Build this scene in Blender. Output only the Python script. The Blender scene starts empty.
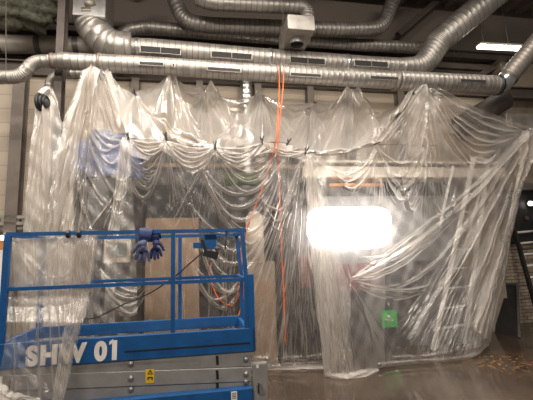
import bpy, bmesh, math, random
import numpy as np
from mathutils import Vector, Matrix
random.seed(7); RNG = np.random.default_rng(7)
SC = bpy.context.scene; COL = SC.collection
R = math.radians

# ------------------------------------------------------------------ camera, world, light, exposure
F_PX = 390.0
CAM_H = 1.9
CAM_ROT = Matrix.Rotation(R(98.2), 3, 'X') @ Matrix.Rotation(R(-1.8), 3, 'Z')
cam_data = bpy.data.cameras.new('camera'); cam = bpy.data.objects.new('camera', cam_data); COL.objects.link(cam)
cam.location = (0, 0, CAM_H); cam.rotation_euler = CAM_ROT.to_euler()
cam_data.sensor_width = 36; cam_data.lens = 36 * F_PX / 533; cam_data.clip_end = 100
SC.camera = cam
SC.view_settings.view_transform = 'Standard'; SC.view_settings.look = 'None'
SC.view_settings.gamma = 1; SC.view_settings.use_curve_mapping = False
SC.view_settings.exposure = 0.03
SC.cycles.transparent_max_bounces = 32; SC.cycles.max_bounces = 10
W = bpy.data.worlds.new('world'); SC.world = W; W.use_nodes = True
W.node_tree.nodes['Background'].inputs[0].default_value = (1.0, 0.93, 0.85, 1)
W.node_tree.nodes['Background'].inputs[1].default_value = 0.11

# hall axes: a runs along the hall (rightwards and away), b runs away from the viewer
HA = R(10.4); E1 = Vector((math.cos(HA), math.sin(HA), 0)); E2 = Vector((-math.sin(HA), math.cos(HA), 0))
def H(a, b, z): return E1 * a + E2 * b + Vector((0, 0, z))
def ab(p): return p.dot(E1), p.dot(E2)
def ray(px, py): return CAM_ROT @ Vector(((px - 266.5) / F_PX, -(py - 200) / F_PX, -1))
def PB(px, py, b):
    d = ray(px, py); return Vector((0, 0, CAM_H)) + d * (b / d.dot(E2))
def PZ(px, py, z=0.0):
    d = ray(px, py); return Vector((0, 0, CAM_H)) + d * ((z - CAM_H) / d.z)

WARM = (1.0, 0.92, 0.83)
def area_light(name, a, b, z, sa, sb, power, aim=None, color=WARM):
    l = bpy.data.lights.new(name, 'AREA'); l.shape = 'RECTANGLE'; l.size = sa; l.size_y = sb; l.energy = power; l.color = color
    o = bpy.data.objects.new(name, l); COL.objects.link(o); p = H(a, b, z); o.location = p
    if aim is None: o.rotation_euler = (0, 0, HA)
    else: o.rotation_euler = (H(*aim) - p).to_track_quat('-Z', 'Y').to_euler()
    return o
area_light('unseen_lamp', -2.6, 3.6, 7.0, 3.2, 0.25, 212)
area_light('unseen_lamp', 2.2, 3.6, 7.0, 3.2, 0.25, 212)
area_light('unseen_lamp', -0.5, 5.4, 7.1, 5.0, 0.25, 190)
area_light('unseen_lamp', -6.5, 5.0, 7.6, 3.2, 0.3, 180)  # out of view, added to brighten the left ducts and wall
area_light('unseen_lamp', 5.6, 5.0, 7.6, 3.2, 0.3, 90)  # likewise added out of view, lifts the right end of the duct
area_light('unseen_lamp', -3.0, -2.5, 6.5, 3.2, 0.3, 257, (-1.5, 6.5, 2))
area_light('unseen_lamp', 3.0, -2.5, 6.5, 3.2, 0.3, 257, (1.5, 6.5, 2))

# ------------------------------------------------------------------ materials
def new_mat(name):
    m = bpy.data.materials.new(name); m.use_nodes = True
    return m, m.node_tree.nodes, m.node_tree.links
def mat(name, col, rough=0.6, metal=0.0, var=0.12, scale=6.0, bump=0.0, bscale=40.0, spec=0.5, emit=0.0, rvar=0.0):
    m, N, L = new_mat(name); B = N['Principled BSDF']
    B.inputs['Roughness'].default_value = rough; B.inputs['Metallic'].default_value = metal
    B.inputs['Specular IOR Level'].default_value = spec
    tc = N.new('ShaderNodeTexCoord')
    n = N.new('ShaderNodeTexNoise'); n.inputs['Scale'].default_value = scale; n.inputs['Detail'].default_value = 6
    L.new(tc.outputs['Object'], n.inputs['Vector'])
    r = N.new('ShaderNodeValToRGB'); r.color_ramp.elements[0].position = 0.3; r.color_ramp.elements[1].position = 0.7
    r.color_ramp.elements[0].color = tuple(c * (1 - var) for c in col) + (1,)
    r.color_ramp.elements[1].color = tuple(min(1, c * (1 + var)) for c in col) + (1,)
    L.new(n.outputs['Fac'], r.inputs['Fac']); L.new(r.outputs['Color'], B.inputs['Base Color'])
    if rvar:
        mr = N.new('ShaderNodeMapRange'); mr.inputs['From Min'].default_value = 0.35; mr.inputs['From Max'].default_value = 0.65
        mr.inputs['To Min'].default_value = rough - rvar; mr.inputs['To Max'].default_value = rough + rvar
        L.new(n.outputs['Fac'], mr.inputs['Value']); L.new(mr.outputs['Result'], B.inputs['Roughness'])
    if bump:
        n2 = N.new('ShaderNodeTexNoise'); n2.inputs['Scale'].default_value = bscale; n2.inputs['Detail'].default_value = 4
        L.new(tc.outputs['Object'], n2.inputs['Vector'])
        bp = N.new('ShaderNodeBump'); bp.inputs['Strength'].default_value = bump; bp.inputs['Distance'].default_value = 0.02
        L.new(n2.outputs['Fac'], bp.inputs['Height']); L.new(bp.outputs['Normal'], B.inputs['Normal'])
    if emit:
        B.inputs['Emission Color'].default_value = tuple(col) + (1,); B.inputs['Emission Strength'].default_value = emit
    return m

def film(name, a0, a1, rough=0.22, col=(0.86, 0.81, 0.75), gloss=0.16, crinkle=0.24, tint=(0.97, 0.955, 0.94)):
    """thin polyethylene sheet: see-through face on, milky where the light crosses it at a slant"""
    m, N, L = new_mat(name); N.remove(N['Principled BSDF']); out = N['Material Output']
    tc = N.new('ShaderNodeTexCoord')
    n1 = N.new('ShaderNodeTexNoise'); n1.inputs['Scale'].default_value = 9; n1.inputs['Detail'].default_value = 5; n1.inputs['Distortion'].default_value = 0.8
    L.new(tc.outputs['Object'], n1.inputs['Vector'])
    vo = N.new('ShaderNodeTexVoronoi'); vo.feature = 'DISTANCE_TO_EDGE'; vo.inputs['Scale'].default_value = 7
    L.new(n1.outputs['Color'], vo.inputs['Vector'])
    ad = N.new('ShaderNodeMath'); ad.operation = 'ADD'; L.new(n1.outputs['Fac'], ad.inputs[0]); L.new(vo.outputs['Distance'], ad.inputs[1])
    bp = N.new('ShaderNodeBump'); bp.inputs['Strength'].default_value = crinkle; bp.inputs['Distance'].default_value = 0.03
    L.new(ad.outputs[0], bp.inputs['Height'])
    lw = N.new('ShaderNodeLayerWeight'); lw.inputs['Blend'].default_value = 0.5; L.new(bp.outputs['Normal'], lw.inputs['Normal'])
    pw = N.new('ShaderNodeMath'); pw.operation = 'POWER'; pw.inputs[1].default_value = 1.15; L.new(lw.outputs['Facing'], pw.inputs[0])
    mr = N.new('ShaderNodeMapRange'); mr.inputs['To Min'].default_value = a0; mr.inputs['To Max'].default_value = a1; L.new(pw.outputs[0], mr.inputs['Value'])
    tr = N.new('ShaderNodeBsdfTransparent'); tr.inputs[0].default_value = tint + (1,)
    rf = N.new('ShaderNodeBsdfRefraction'); rf.inputs['IOR'].default_value = 1.12; rf.inputs['Roughness'].default_value = 0.28; rf.inputs[0].default_value = tint + (1,); L.new(bp.outputs['Normal'], rf.inputs['Normal'])
    m0 = N.new('ShaderNodeMixShader'); m0.inputs[0].default_value = 0.16; L.new(tr.outputs[0], m0.inputs[1]); L.new(rf.outputs[0], m0.inputs[2])
    df = N.new('ShaderNodeBsdfDiffuse'); df.inputs[0].default_value = col + (1,); L.new(bp.outputs['Normal'], df.inputs['Normal'])
    tl = N.new('ShaderNodeBsdfTranslucent'); tl.inputs[0].default_value = col + (1,); L.new(bp.outputs['Normal'], tl.inputs['Normal'])
    m1 = N.new('ShaderNodeMixShader'); m1.inputs[0].default_value = 0.42; L.new(df.outputs[0], m1.inputs[1]); L.new(tl.outputs[0], m1.inputs[2])
    m2 = N.new('ShaderNodeMixShader'); L.new(mr.outputs[0], m2.inputs[0]); L.new(m0.outputs[0], m2.inputs[1]); L.new(m1.outputs[0], m2.inputs[2])
    gl = N.new('ShaderNodeBsdfGlossy'); gl.inputs['Roughness'].default_value = rough; gl.inputs[0].default_value = (1, 0.97, 0.93, 1); L.new(bp.outputs['Normal'], gl.inputs['Normal'])
    gm = N.new('ShaderNodeMapRange'); gm.inputs['To Min'].default_value = gloss * 0.45; gm.inputs['To Max'].default_value = gloss * 2.2; L.new(pw.outputs[0], gm.inputs['Value'])
    m3 = N.new('ShaderNodeMixShader'); L.new(gm.outputs[0], m3.inputs[0]); L.new(m2.outputs[0], m3.inputs[1]); L.new(gl.outputs[0], m3.inputs[2])
    L.new(m3.outputs[0], out.inputs[0])
    return m

M = {}
M['film_clear'] = film('film_clear', 0.045, 0.75)
M['film_mid'] = film('film_mid', 0.12, 0.85)
M['film_roof'] = film('film_roof', 0.07, 0.85, gloss=0.26, rough=0.2, crinkle=0.13)
M['film_dense'] = film('film_dense', 0.36, 0.98)
M['film_fold'] = film('film_fold', 0.55, 0.98)
M['galv'] = mat('galvanised', (0.40, 0.37, 0.335), 0.45, 0.7, 0.16, 5, rvar=0.1)
M['duct_pale'] = mat('duct_pale', (0.62, 0.56, 0.48), 0.45, 0.15, 0.1, 3)
M['seam'] = mat('duct_seam', (0.25, 0.23, 0.20), 0.5, 0.6)
M['galv_dark'] = mat('galvanised_dull', (0.33, 0.29, 0.25), 0.5, 0.7, 0.2, 5)
M['galv_bright'] = mat('galvanised_bright', (0.66, 0.65, 0.63), 0.28, 0.9, 0.15, 8)
M['band'] = mat('duct_band', (0.26, 0.22, 0.19), 0.5, 0.6)
M['black'] = mat('black_plastic', (0.012, 0.012, 0.013), 0.45)
M['slot'] = mat('slot_dark', (0.018, 0.015, 0.013), 0.7)
M['beam'] = mat('brown_steel', (0.10, 0.08, 0.066), 0.7, 0.0, 0.25, 3)
M['column'] = mat('column_paint', (0.17, 0.14, 0.115), 0.6, 0.0, 0.15, 4)
M['post'] = mat('post_paint', (0.105, 0.085, 0.072), 0.6, 0.2, 0.2, 6)
M['blue'] = mat('lift_blue', (0.005, 0.080, 0.25), 0.42, 0.0, 0.18, 9, 0.05, 60)
M['lift_grey'] = mat('lift_grey', (0.25, 0.24, 0.23), 0.5, 0.1, 0.15, 7)
M['bolt'] = mat('bolt_steel', (0.3, 0.29, 0.28), 0.4, 0.6)
M['letter'] = mat('white_lettering', (0.78, 0.72, 0.66), 0.6)
M['yellow'] = mat('sticker_yellow', (0.75, 0.46, 0.02), 0.5)
M['white'] = mat('white_paint', (0.82, 0.79, 0.74), 0.5)
M['orange'] = mat('orange_rope', (0.85, 0.16, 0.03), 0.6)
M['orange_beam'] = mat('orange_steel', (0.55, 0.22, 0.06), 0.55)
M['red'] = mat('red_paint', (0.115, 0.045, 0.043), 0.5)
M['green'] = mat('green_sign', (0.06, 0.55, 0.12), 0.5)
M['green_paint'] = mat('green_paint', (0.075, 0.10, 0.05), 0.5)
M['tarp'] = mat('blue_tarp', (0.12, 0.15, 0.29), 0.5, 0.0, 0.35, 5, 0.5, 8)
M['machine'] = mat('machine_grey', (0.085, 0.08, 0.078), 0.55, 0.1, 0.25, 3)
M['machine_dark'] = mat('machine_dark', (0.03, 0.028, 0.028), 0.6, 0.1, 0.25, 3)
M['plywood'] = mat('plywood', (0.40, 0.28, 0.19), 0.7, 0.0, 0.15, 3)
M['cream'] = mat('cream_paint', (0.62, 0.56, 0.47), 0.5)
M['steel'] = mat('stainless', (0.24, 0.235, 0.23), 0.35, 0.4, 0.1, 3)
M['screen'] = mat('grey_screen', (0.20, 0.24, 0.25), 0.25)
M['glove'] = mat('glove_blue', (0.014, 0.030, 0.12), 0.55, 0.0, 0.3, 25, 0.3, 60)
M['glove_grey'] = mat('glove_palm', (0.075, 0.09, 0.18), 0.7, 0.0, 0.3, 25, 0.4, 80)
M['netting'] = mat('green_netting', (0.10, 0.10, 0.07), 0.9, 0.0, 0.5, 12, 0.8, 30)
M['paper'] = mat('paper_white', (0.72, 0.68, 0.62), 0.8)
M['lamp'] = mat('lamp_white', (1.0, 0.93, 0.80), 0.5, 0, 0, 5, emit=9.0)
M['glare_glow'] = mat('glare_white', (1.0, 0.96, 0.93), 0.5, 0, 0, 5, emit=20.0)  # emission for the panel that replaces a reflected glare
M['tan'] = mat('tan_board', (0.30, 0.24, 0.18), 0.7)

def wall_panel_mat():
    m, N, L = new_mat('cream_cladding'); B = N['Principled BSDF']; B.inputs['Roughness'].default_value = 0.6
    tc = N.new('ShaderNodeTexCoord'); sp = N.new('ShaderNodeSeparateXYZ'); L.new(tc.outputs['Object'], sp.inputs[0])
    w = N.new('ShaderNodeMath'); w.operation = 'MULTIPLY'; w.inputs[1].default_value = 3.4; L.new(sp.outputs['Z'], w.inputs[0])
    fr = N.new('ShaderNodeMath'); fr.operation = 'FRACT'; L.new(w.outputs[0], fr.inputs[0])
    r = N.new('ShaderNodeValToRGB'); e = r.color_ramp.elements; e[0].position = 0.0; e[0].color = (0.24, 0.19, 0.145, 1); e[1].position = 0.07; e[1].color = (0.43, 0.355, 0.275, 1)
    e2 = r.color_ramp.elements.new(0.5); e2.color = (0.45, 0.37, 0.285, 1)
    L.new(fr.outputs[0], r.inputs[0]); L.new(r.outputs[0], B.inputs['Base Color'])
    return m
M['cladding'] = wall_panel_mat()
def brick_mat():
    m, N, L = new_mat('brickwork'); B = N['Principled BSDF']; B.inputs['Roughness'].default_value = 0.85
    tc = N.new('ShaderNodeTexCoord'); mp = N.new('ShaderNodeMapping'); mp.inputs['Rotation'].default_value = (R(90), 0, 0)
    L.new(tc.outputs['Object'], mp.inputs[0])
    b = N.new('ShaderNodeTexBrick'); b.inputs['Scale'].default_value = 1.0
    b.inputs['Brick Width'].default_value = 0.23; b.inputs['Row Height'].default_value = 0.085; b.inputs['Mortar Size'].default_value = 0.008
    b.inputs['Color1'].default_value = (0.55, 0.45, 0.34, 1); b.inputs['Color2'].default_value = (0.46, 0.37, 0.28, 1); b.inputs['Mortar'].default_value = (0.10, 0.08, 0.065, 1)
    L.new(mp.outputs[0], b.inputs['Vector']); L.new(b.outputs['Color'], B.inputs['Base Color'])
    return m
M['brick'] = brick_mat()
def floor_mat():
    m, N, L = new_mat('wet_concrete'); B = N['Principled BSDF']
    tc = N.new('ShaderNodeTexCoord')
    n = N.new('ShaderNodeTexNoise'); n.inputs['Scale'].default_value = 0.9; n.inputs['Detail'].default_value = 9; n.inputs['Roughness'].default_value = 0.65
    L.new(tc.outputs['Object'], n.inputs['Vector'])
    r = N.new('ShaderNodeValToRGB'); e = r.color_ramp.elements; e[0].position = 0.32; e[0].color = (0.045, 0.032, 0.023, 1); e[1].position = 0.68; e[1].color = (0.11, 0.082, 0.06, 1)
    L.new(n.outputs['Fac'], r.inputs[0])
    n2 = N.new('ShaderNodeTexNoise'); n2.inputs['Scale'].default_value = 11; n2.inputs['Detail'].default_value = 6; L.new(tc.outputs['Object'], n2.inputs['Vector'])
    # rusty orange dirt lying in one patch near the right-hand pillar
    c = PZ(505, 362); vm = N.new('ShaderNodeVectorMath'); vm.operation = 'DISTANCE'; vm.inputs[1].default_value = c; L.new(tc.outputs['Object'], vm.inputs[0])
    md = N.new('ShaderNodeMapRange'); md.inputs['From Min'].default_value = 0.25; md.inputs['From Max'].default_value = 1.1; md.inputs['To Min'].default_value = 1; md.inputs['To Max'].default_value = 0; L.new(vm.outputs['Value'], md.inputs['Value'])
    sp = N.new('ShaderNodeMapRange'); sp.inputs['From Min'].default_value = 0.56; sp.inputs['From Max'].default_value = 0.60; L.new(n2.outputs['Fac'], sp.inputs['Value'])
    mu = N.new('ShaderNodeMath'); mu.operation = 'MULTIPLY'; L.new(md.outputs[0], mu.inputs[0]); L.new(sp.outputs[0], mu.inputs[1])
    mx = N.new('ShaderNodeMix'); mx.data_type = 'RGBA'; L.new(mu.outputs[0], mx.inputs[0]); L.new(r.outputs[0], mx.inputs[6]); mx.inputs[7].default_value = (0.42, 0.19, 0.05, 1)
    L.new(mx.outputs[2], B.inputs['Base Color'])
    mr = N.new('ShaderNodeMapRange'); mr.inputs['From Min'].default_value = 0.35; mr.inputs['From Max'].default_value = 0.65; mr.inputs['To Min'].default_value = 0.03; mr.inputs['To Max'].default_value = 0.22; B.inputs['Specular IOR Level'].default_value = 0.55
    L.new(n.outputs['Fac'], mr.inputs['Value']); L.new(mr.outputs[0], B.inputs['Roughness'])
    bp = N.new('ShaderNodeBump'); bp.inputs['Strength'].default_value = 0.05; bp.inputs['Distance'].default_value = 0.01; L.new(n2.outputs['Fac'], bp.inputs['Height']); L.new(bp.outputs[0], B.inputs['Normal'])
    return m
M['floor'] = floor_mat()
def deck_mat():
    m, N, L = new_mat('roof_deck'); B = N['Principled BSDF']; B.inputs['Roughness'].default_value = 0.7
    B.inputs['Base Color'].default_value = (0.22, 0.18, 0.15, 1)
    return m
M['deck'] = deck_mat()

# ------------------------------------------------------------------ object helpers
WM = {}
def tag(o, label, cat, group=None):
    o['label'] = label; o['category'] = cat
    if group: o['group'] = group
    return o
def thing(name, label, cat, loc, group=None, rz=HA):
    o = bpy.data.objects.new(name, None); COL.objects.link(o); o.empty_display_size = 0.1
    o.location = loc; o.rotation_euler = (0, 0, rz); WM[o.name] = Matrix.Translation(loc) @ Matrix.Rotation(rz, 4, 'Z')
    return tag(o, label, cat, group)
def link_mesh(name, me, m, parent, smooth):
    o = bpy.data.objects.new(name, me); COL.objects.link(o)
    if m is not None: me.materials.append(M[m] if isinstance(m, str) else m)
    if name == 'pipe': me.materials.append(M['seam'])
    if smooth: me.shade_smooth()
    if parent is not None:
        o.parent = parent; WM[o.name] = WM[parent.name]
        me.transform(WM[parent.name].inverted())
    else:
        n = len(me.vertices); co = np.empty(n * 3, np.float32); me.vertices.foreach_get('co', co); co = co.reshape(-1, 3)
        c = Vector(((co[:, 0].min() + co[:, 0].max()) / 2, (co[:, 1].min() + co[:, 1].max()) / 2, co[:, 2].min()))
        w = Matrix.Translation(c) @ Matrix.Rotation(HA, 4, 'Z'); me.transform(w.inverted()); o.matrix_world = w; WM[o.name] = w
        o.location = c; o.rotation_euler = (0, 0, HA)
    me.update(); return o
def obj(name, bm, m, parent=None, smooth=False):
    bmesh.ops.recalc_face_normals(bm, faces=bm.faces)
    me = bpy.data.meshes.new(name); bm.to_mesh(me); bm.free()
    return link_mesh(name, me, m, parent, smooth)
def struct(name, bm, m, smooth=False):
    o = obj(name, bm, m, None, smooth); o['kind'] = 'structure'; return o
def nb(): return bmesh.new()
def hexa(bm, p):
    v = [bm.verts.new(q) for q in p]
    for f in ((0,1,2,3),(4,7,6,5),(0,4,5,1),(1,5,6,2),(2,6,7,3),(3,7,4,0)): bm.faces.new([v[i] for i in f])
def box(bm, a0, a1, b0, b1, z0, z1):
    """box along the hall axes"""
    hexa(bm, [H(a0,b0,z0),H(a1,b0,z0),H(a1,b1,z0),H(a0,b1,z0),H(a0,b0,z1),H(a1,b0,z1),H(a1,b1,z1),H(a0,b1,z1)]); return bm
def bbox(a0, a1, b0, b1, z0, z1, bev=0.0):
    bm = box(nb(), a0, a1, b0, b1, z0, z1)
    if bev: bmesh.ops.bevel(bm, geom=bm.edges[:], offset=bev, segments=2, affect='EDGES', profile=0.5)
    return bm
def bar(bm, p, q, w, h, up=Vector((0,0,1))):
    """square bar from p to q"""
    d = (q - p).normalized()
    if abs(d.dot(up)) > 0.98: up = E2
    s = d.cross(up).normalized() * (w / 2); u = s.cross(d).normalized() * (h / 2)
    hexa(bm, [p - s - u, p + s - u, q + s - u, q - s - u, p - s + u, p + s + u, q + s + u, q - s + u]); return bm
def fillet(pts, rad, seg=7):
    out = [pts[0]]
    for i in range(1, len(pts) - 1):
        p, a, c = pts[i], pts[i-1], pts[i+1]
        u = (a - p); v = (c - p); lu, lv = u.length, v.length; u.normalize(); v.normalize()
        ang = math.acos(max(-1, min(1, u.dot(v))))
        if ang > math.pi - 0.03: out.append(p); continue
        t = min(rad / math.tan(ang / 2), lu * 0.48, lv * 0.48)
        s, e = p + u * t, p + v * t
        for k in range(seg + 1):
            f = k / seg; out.append(s * (1 - f) ** 2 + p * (2 * f * (1 - f)) + e * f * f)
    out.append(pts[-1]); return out
def tube(bm, pts, rad, n=16, ridge=0.0, pitch=0.12, cap=True):
    """round pipe along pts; rad is a number or one per point; ridge raises a seam every pitch metres"""
    P = [Vector(p) for p in pts]; rr = rad if isinstance(rad, (list, tuple)) else [rad] * len(P)
    if ridge:
        Q, q = [], []; acc = 0.0
        for i in range(len(P) - 1):
            Ls = (P[i+1] - P[i]).length; k = max(1, int(round(Ls / pitch)))
            for j in range(k):
                for (f, dr) in ((0.0, 0), (0.42, 0), (0.5, ridge), (0.58, 0)):
                    t = (j + f) / k; Q.append(P[i].lerp(P[i+1], t)); q.append(rr[i] * (1 - t) + rr[i+1] * t + dr)
        Q.append(P[-1]); q.append(rr[-1]); P, rr = Q, q
    T = []
    for i in range(len(P)):
        t = (P[min(i+1, len(P)-1)] - P[max(i-1, 0)]); T.append(t.normalized() if t.length > 1e-9 else Vector((1,0,0)))
    up = Vector((0,0,1)) if abs(T[0].z) < 0.9 else Vector(E2)
    nrm = (up - T[0] * up.dot(T[0])).normalized(); rings = []
    for i in range(len(P)):
        if i: nrm = nrm - T[i] * nrm.dot(T[i]); nrm.normalize()
        bi = T[i].cross(nrm)
        rings.append([bm.verts.new(P[i] + (nrm * math.cos(2*math.pi*k/n) + bi * math.sin(2*math.pi*k/n)) * rr[i]) for k in range(n)])
    for i in range(len(rings) - 1):
        for k in range(n):
            fc = bm.faces.new((rings[i][k], rings[i][(k+1) % n], rings[i+1][(k+1) % n], rings[i+1][k]))
            if ridge and i % 4 in (1, 2): fc.material_index = 1
    if cap: bm.faces.new(rings[0]); bm.faces.new(rings[-1])
    return bm
def smooth_line(pts, n=8):
    """Catmull-Rom through pts (tuples or vectors)"""
    P = [Vector(p) for p in pts]; P = [P[0] * 2 - P[1]] + P + [P[-1] * 2 - P[-2]]; out = []
    for i in range(1, len(P) - 2):
        for k in range(n):
            t = k / n
            out.append(0.5 * ((2*P[i]) + (P[i+1]-P[i-1])*t + (2*P[i-1]-5*P[i]+4*P[i+1]-P[i+2])*t*t + (3*P[i]-P[i-1]-3*P[i+1]+P[i+2])*t**3))
    out.append(P[-2]); return out

# ------------------------------------------------------------------ the hall
bm = nb(); bm.faces.new([bm.verts.new(H(*c)) for c in ((-14,-6,0),(16,-6,0),(16,16,0),(-14,16,0))])
fl = struct('floor', bm, 'floor')
# keep the floor's texture in world metres
fl.data.transform(WM[fl.name]); fl.location = (0,0,0); fl.rotation_euler = (0,0,0)
WALL_B = 8.3; WALL_TOP = 5.72
bm = box(nb(), -14, ab(PB(490, 150, 8.3))[0], WALL_B, WALL_B + 0.2, 0, WALL_TOP); struct('wall_rear', bm, 'cladding')
bm = box(nb(), -14, 16, 9.32, 9.55, 0, 9.1); struct('wall_upper', bm, 'deck')
# trapezoidal roof deck
bm = nb(); x = -14.0; prof = []
while x < 16: prof += [(x, 8.9), (x+0.18, 8.9), (x+0.24, 9.02), (x+0.42, 9.02)]; x += 0.48
rows = [[bm.verts.new(H(a, b, z)) for a, z in prof] for b in (-6, 9.5)]
for i in range(len(prof)-1): bm.faces.new((rows[0][i], rows[0][i+1], rows[1][i+1], rows[1][i]))
struct('ceiling', bm, 'deck')
def ibeam(bm, p, q, w, h, t=0.03):
    d = (q - p).normalized(); up = Vector((0,0,1)); 
    if abs(d.z) > 0.9: up = E2
    bar(bm, p, q, t, h, up)
    u = up * (h / 2)
    bar(bm, p + u, q + u, w, t, up); bar(bm, p - u, q - u, w, t, up)
k = 1
for b, z, hh in ((8.28, 5.86, 0.28), (9.12, 6.7, 0.34), (9.1, 7.3, 0.2), (7.9, 8.7, 0.3), (5.6, 8.7, 0.3)):
    bm = nb(); ibeam(bm, H(-14, b, z), H(16, b, z), 0.2, hh); struct(f'trim_{k}', bm, 'beam'); k += 1
for a in (-4.6, -1.4, 1.9, 5.2):
    bm = nb(); ibeam(bm, H(a, -4, 8.4), H(a, 9.2, 8.4), 0.16, 0.28); struct(f'trim_{k}', bm, 'beam'); k += 1
for (p, q) in (((398, 35), (452, -12)), ((470, 82), (503, 60)), ((478, 96), (512, 72))):
    bm = nb(); bar(bm, PB(*p, 8.9), PB(*q, 8.9), 0.16, 0.16); struct(f'trim_{k}', bm, 'beam'); k += 1
# wall columns behind the sheeting
for px, py0, py1 in ((17.5, 84, 225), (200, 80, 330), (259, 84, 330), (312, 88, 330), (350, 90, 330), (403, 92, 330), (135, 78, 330)):
    p = PB(px, 150, WALL_B - 0.1); a, b = ab(p); z1 = min(WALL_TOP - .02, PB(px, py0, WALL_B - 0.1).z + 0.2)
    bm = nb(); w = 0.075 if px > 30 else 0.11
    box(bm, a - w, a + w, WALL_B - 0.22, WALL_B - 0.19, 0, z1); box(bm, a - w, a + w, WALL_B - 0.03, WALL_B, 0, z1); box(bm, a - 0.015, a + 0.015, WALL_B - 0.19, WALL_B - 0.03, 0, z1)
    struct(f'trim_{k}', bm, 'column'); k += 1
# the dark steel post in front of the left-hand wall
p = PB(61, 60, 7.35); a, b = ab(p); bm = nb()
box(bm, a-0.065, a+0.065, b-0.11, b-0.085, 0, 8.9); box(bm, a-0.065, a+0.065, b+0.085, b+0.11, 0, 8.9); box(bm, a-0.012, a+0.012, b-0.085, b+0.085, 0, 8.9)
struct('pillar_left', bm, 'post')
# right-hand brick pillar and the plastered box above it
p0 = PB(508, 300, 9.0); a0, _ = ab(p0)
bm = box(nb(), a0, a0 + 4.0, 9.0, 9.28, 0, PB(510, 244, 9.0).z); struct('wall_right', bm, 'brick')
bm = box(nb(), a0 - 0.1, a0 + 4.0, 8.9, 9.28, PB(520, 244, 8.95).z, PB(520, 186, 8.95).z); struct(f'trim_{k}', bm, 'machine_dark'); k += 1
bm = box(nb(), a0 - 0.25, a0 + 4.0, 8.6, 8.9, PB(520, 189, 8.7).z, PB(520, 184, 8.7).z); struct(f'trim_{k}', bm, 'galv_dark'); k += 1
bm = box(nb(), ab(PB(504, 90, 8.7))[0], a0 + 4, 8.7, 9.28, PB(520, 184, 8.7).z, PB(520, 63, 8.7).z); struct('wall_plaster', bm, 'tan')

# ------------------------------------------------------------------ ducts
def duct(name, label, path, rads, b, m='galv', ridge=0.003, pitch=0.11, fil=0.4, slots=(), bands=(), slot_h=0.06, group=None):
    pts = [PB(x, y, bb) for x, y, bb in [(q + (b,))[:3] for q in path]]
    t = thing(name, label, 'duct', pts[0], group)
    if isinstance(rads, (int, float)): P = fillet(pts, fil); rr = rads
    else: P = pts; rr = list(rads)
    obj('pipe', tube(nb(), P, rr, 24, ridge, pitch), m, t, True)
    for x, y, x2, y2, r, bb in bands:
        obj('joint_band', tube(nb(), [PB(x, y, bb), PB(x2, y2, bb)], r, 24), 'band', t, True)
    for x0, y0, x1, y1, r in slots:
        q0, q1 = PB(x0, y0, b - r), PB(x1, y1, b - r); d = Vector((0,0,1))
        s = obj('slot_grille', bar(nb(), q0, q1, 0.03, slot_h + 0.02), 'band', t)
        o2 = E2 * -0.012; e = (q1 - q0).normalized() * 0.012
        obj('slot_opening', bar(nb(), q0 + o2 + e, q1 + o2 - e, 0.014, slot_h), 'slot', s)
    return t
# lower slotted duct with the S bend on the left
lo = [(-25, 78, 7.0), (20, 77, 7.0), (34, 62, 7.0), (52, 60.8, 7.0)]
P1 = fillet([PB(*q) for q in lo], 0.25)
ext = [(56, 60.8, .125), (62, 60.9, .15), (98, 63, .15), (101, 63.2, .16), (150, 65.4, .16), (250, 72.3, .165), (278, 73.6, .165), (279, 73.6, .175), (395, 80.5, .18), (398, 80.7, .20), (490, 85, .20), (497, 85.5, .20)]
P1r = [0.115] * len(P1)
for x, y, r in ext: P1.append(PB(x, y, 7.0)); P1r.append(r)
t = thing('slotted_duct', 'lower galvanised air duct with narrow dark slots, bent at its left end', 'duct', P1[0])
obj('pipe', tube(nb(), P1, P1r, 24, 0.003, 0.11), 'galv', t, True)
for x, y, x2, y2, r in ((51, 60.8, 55, 60.9, .135), (98, 63, 101, 63.2, .172), (275, 73.4, 279, 73.7, .182), (394, 80.4, 398, 80.7, .207)):
    obj('joint_band', tube(nb(), [PB(x, y, 7.0), PB(x2, y2, 7.0)], r, 24), 'band', t, True)
for x0, y0, x1, y1 in ((139, 63.3, 164, 64.6), (172, 65.5, 175, 65.7), (207, 68.8, 241, 70.9), (290, 74.3, 321, 76.2), (370, 77.6, 399, 79), (459, 81.3, 485, 82.4)):
    q0, q1 = PB(x0, y0, 6.84), PB(x1, y1, 6.84)
    if x0 > 390: q0 -= E2 * 0.03; q1 -= E2 * 0.03
    s = obj('slot_grille', bar(nb(), q0, q1, 0.03, 0.072), 'galv', t); o2 = E2 * -0.012; e = (q1 - q0).normalized() * 0.012
    obj('slot_opening', bar(nb(), q0 + o2 + e, q1 + o2 - e, 0.014, 0.055), 'slot', s)
# right end elbow of that duct
t = thing('duct_elbow', 'dull galvanised duct running up to the right from a shiny elbow', 'duct', PB(500, 85, 7.0))
obj('elbow', tube(nb(), fillet([PB(497.5, 85.5, 7.0), PB(503, 83, 6.98), PB(508, 77, 6.95)], 0.3), 0.195, 24), 'galv_bright', t, True)
obj('pipe', tube(nb(), [PB(508, 77, 6.95), PB(560, 15, 6.6)], 0.20, 24, 0.003, 0.1), 'galv_dark', t, True)
for x, y, x2, y2 in ((496.5, 85.5, 498.5, 85.4), (507, 78, 508.7, 76.2)):
    obj('joint_band', tube(nb(), [PB(x, y, 6.98), PB(x2, y2, 6.98)], 0.215, 24), 'black', t, True)
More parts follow.
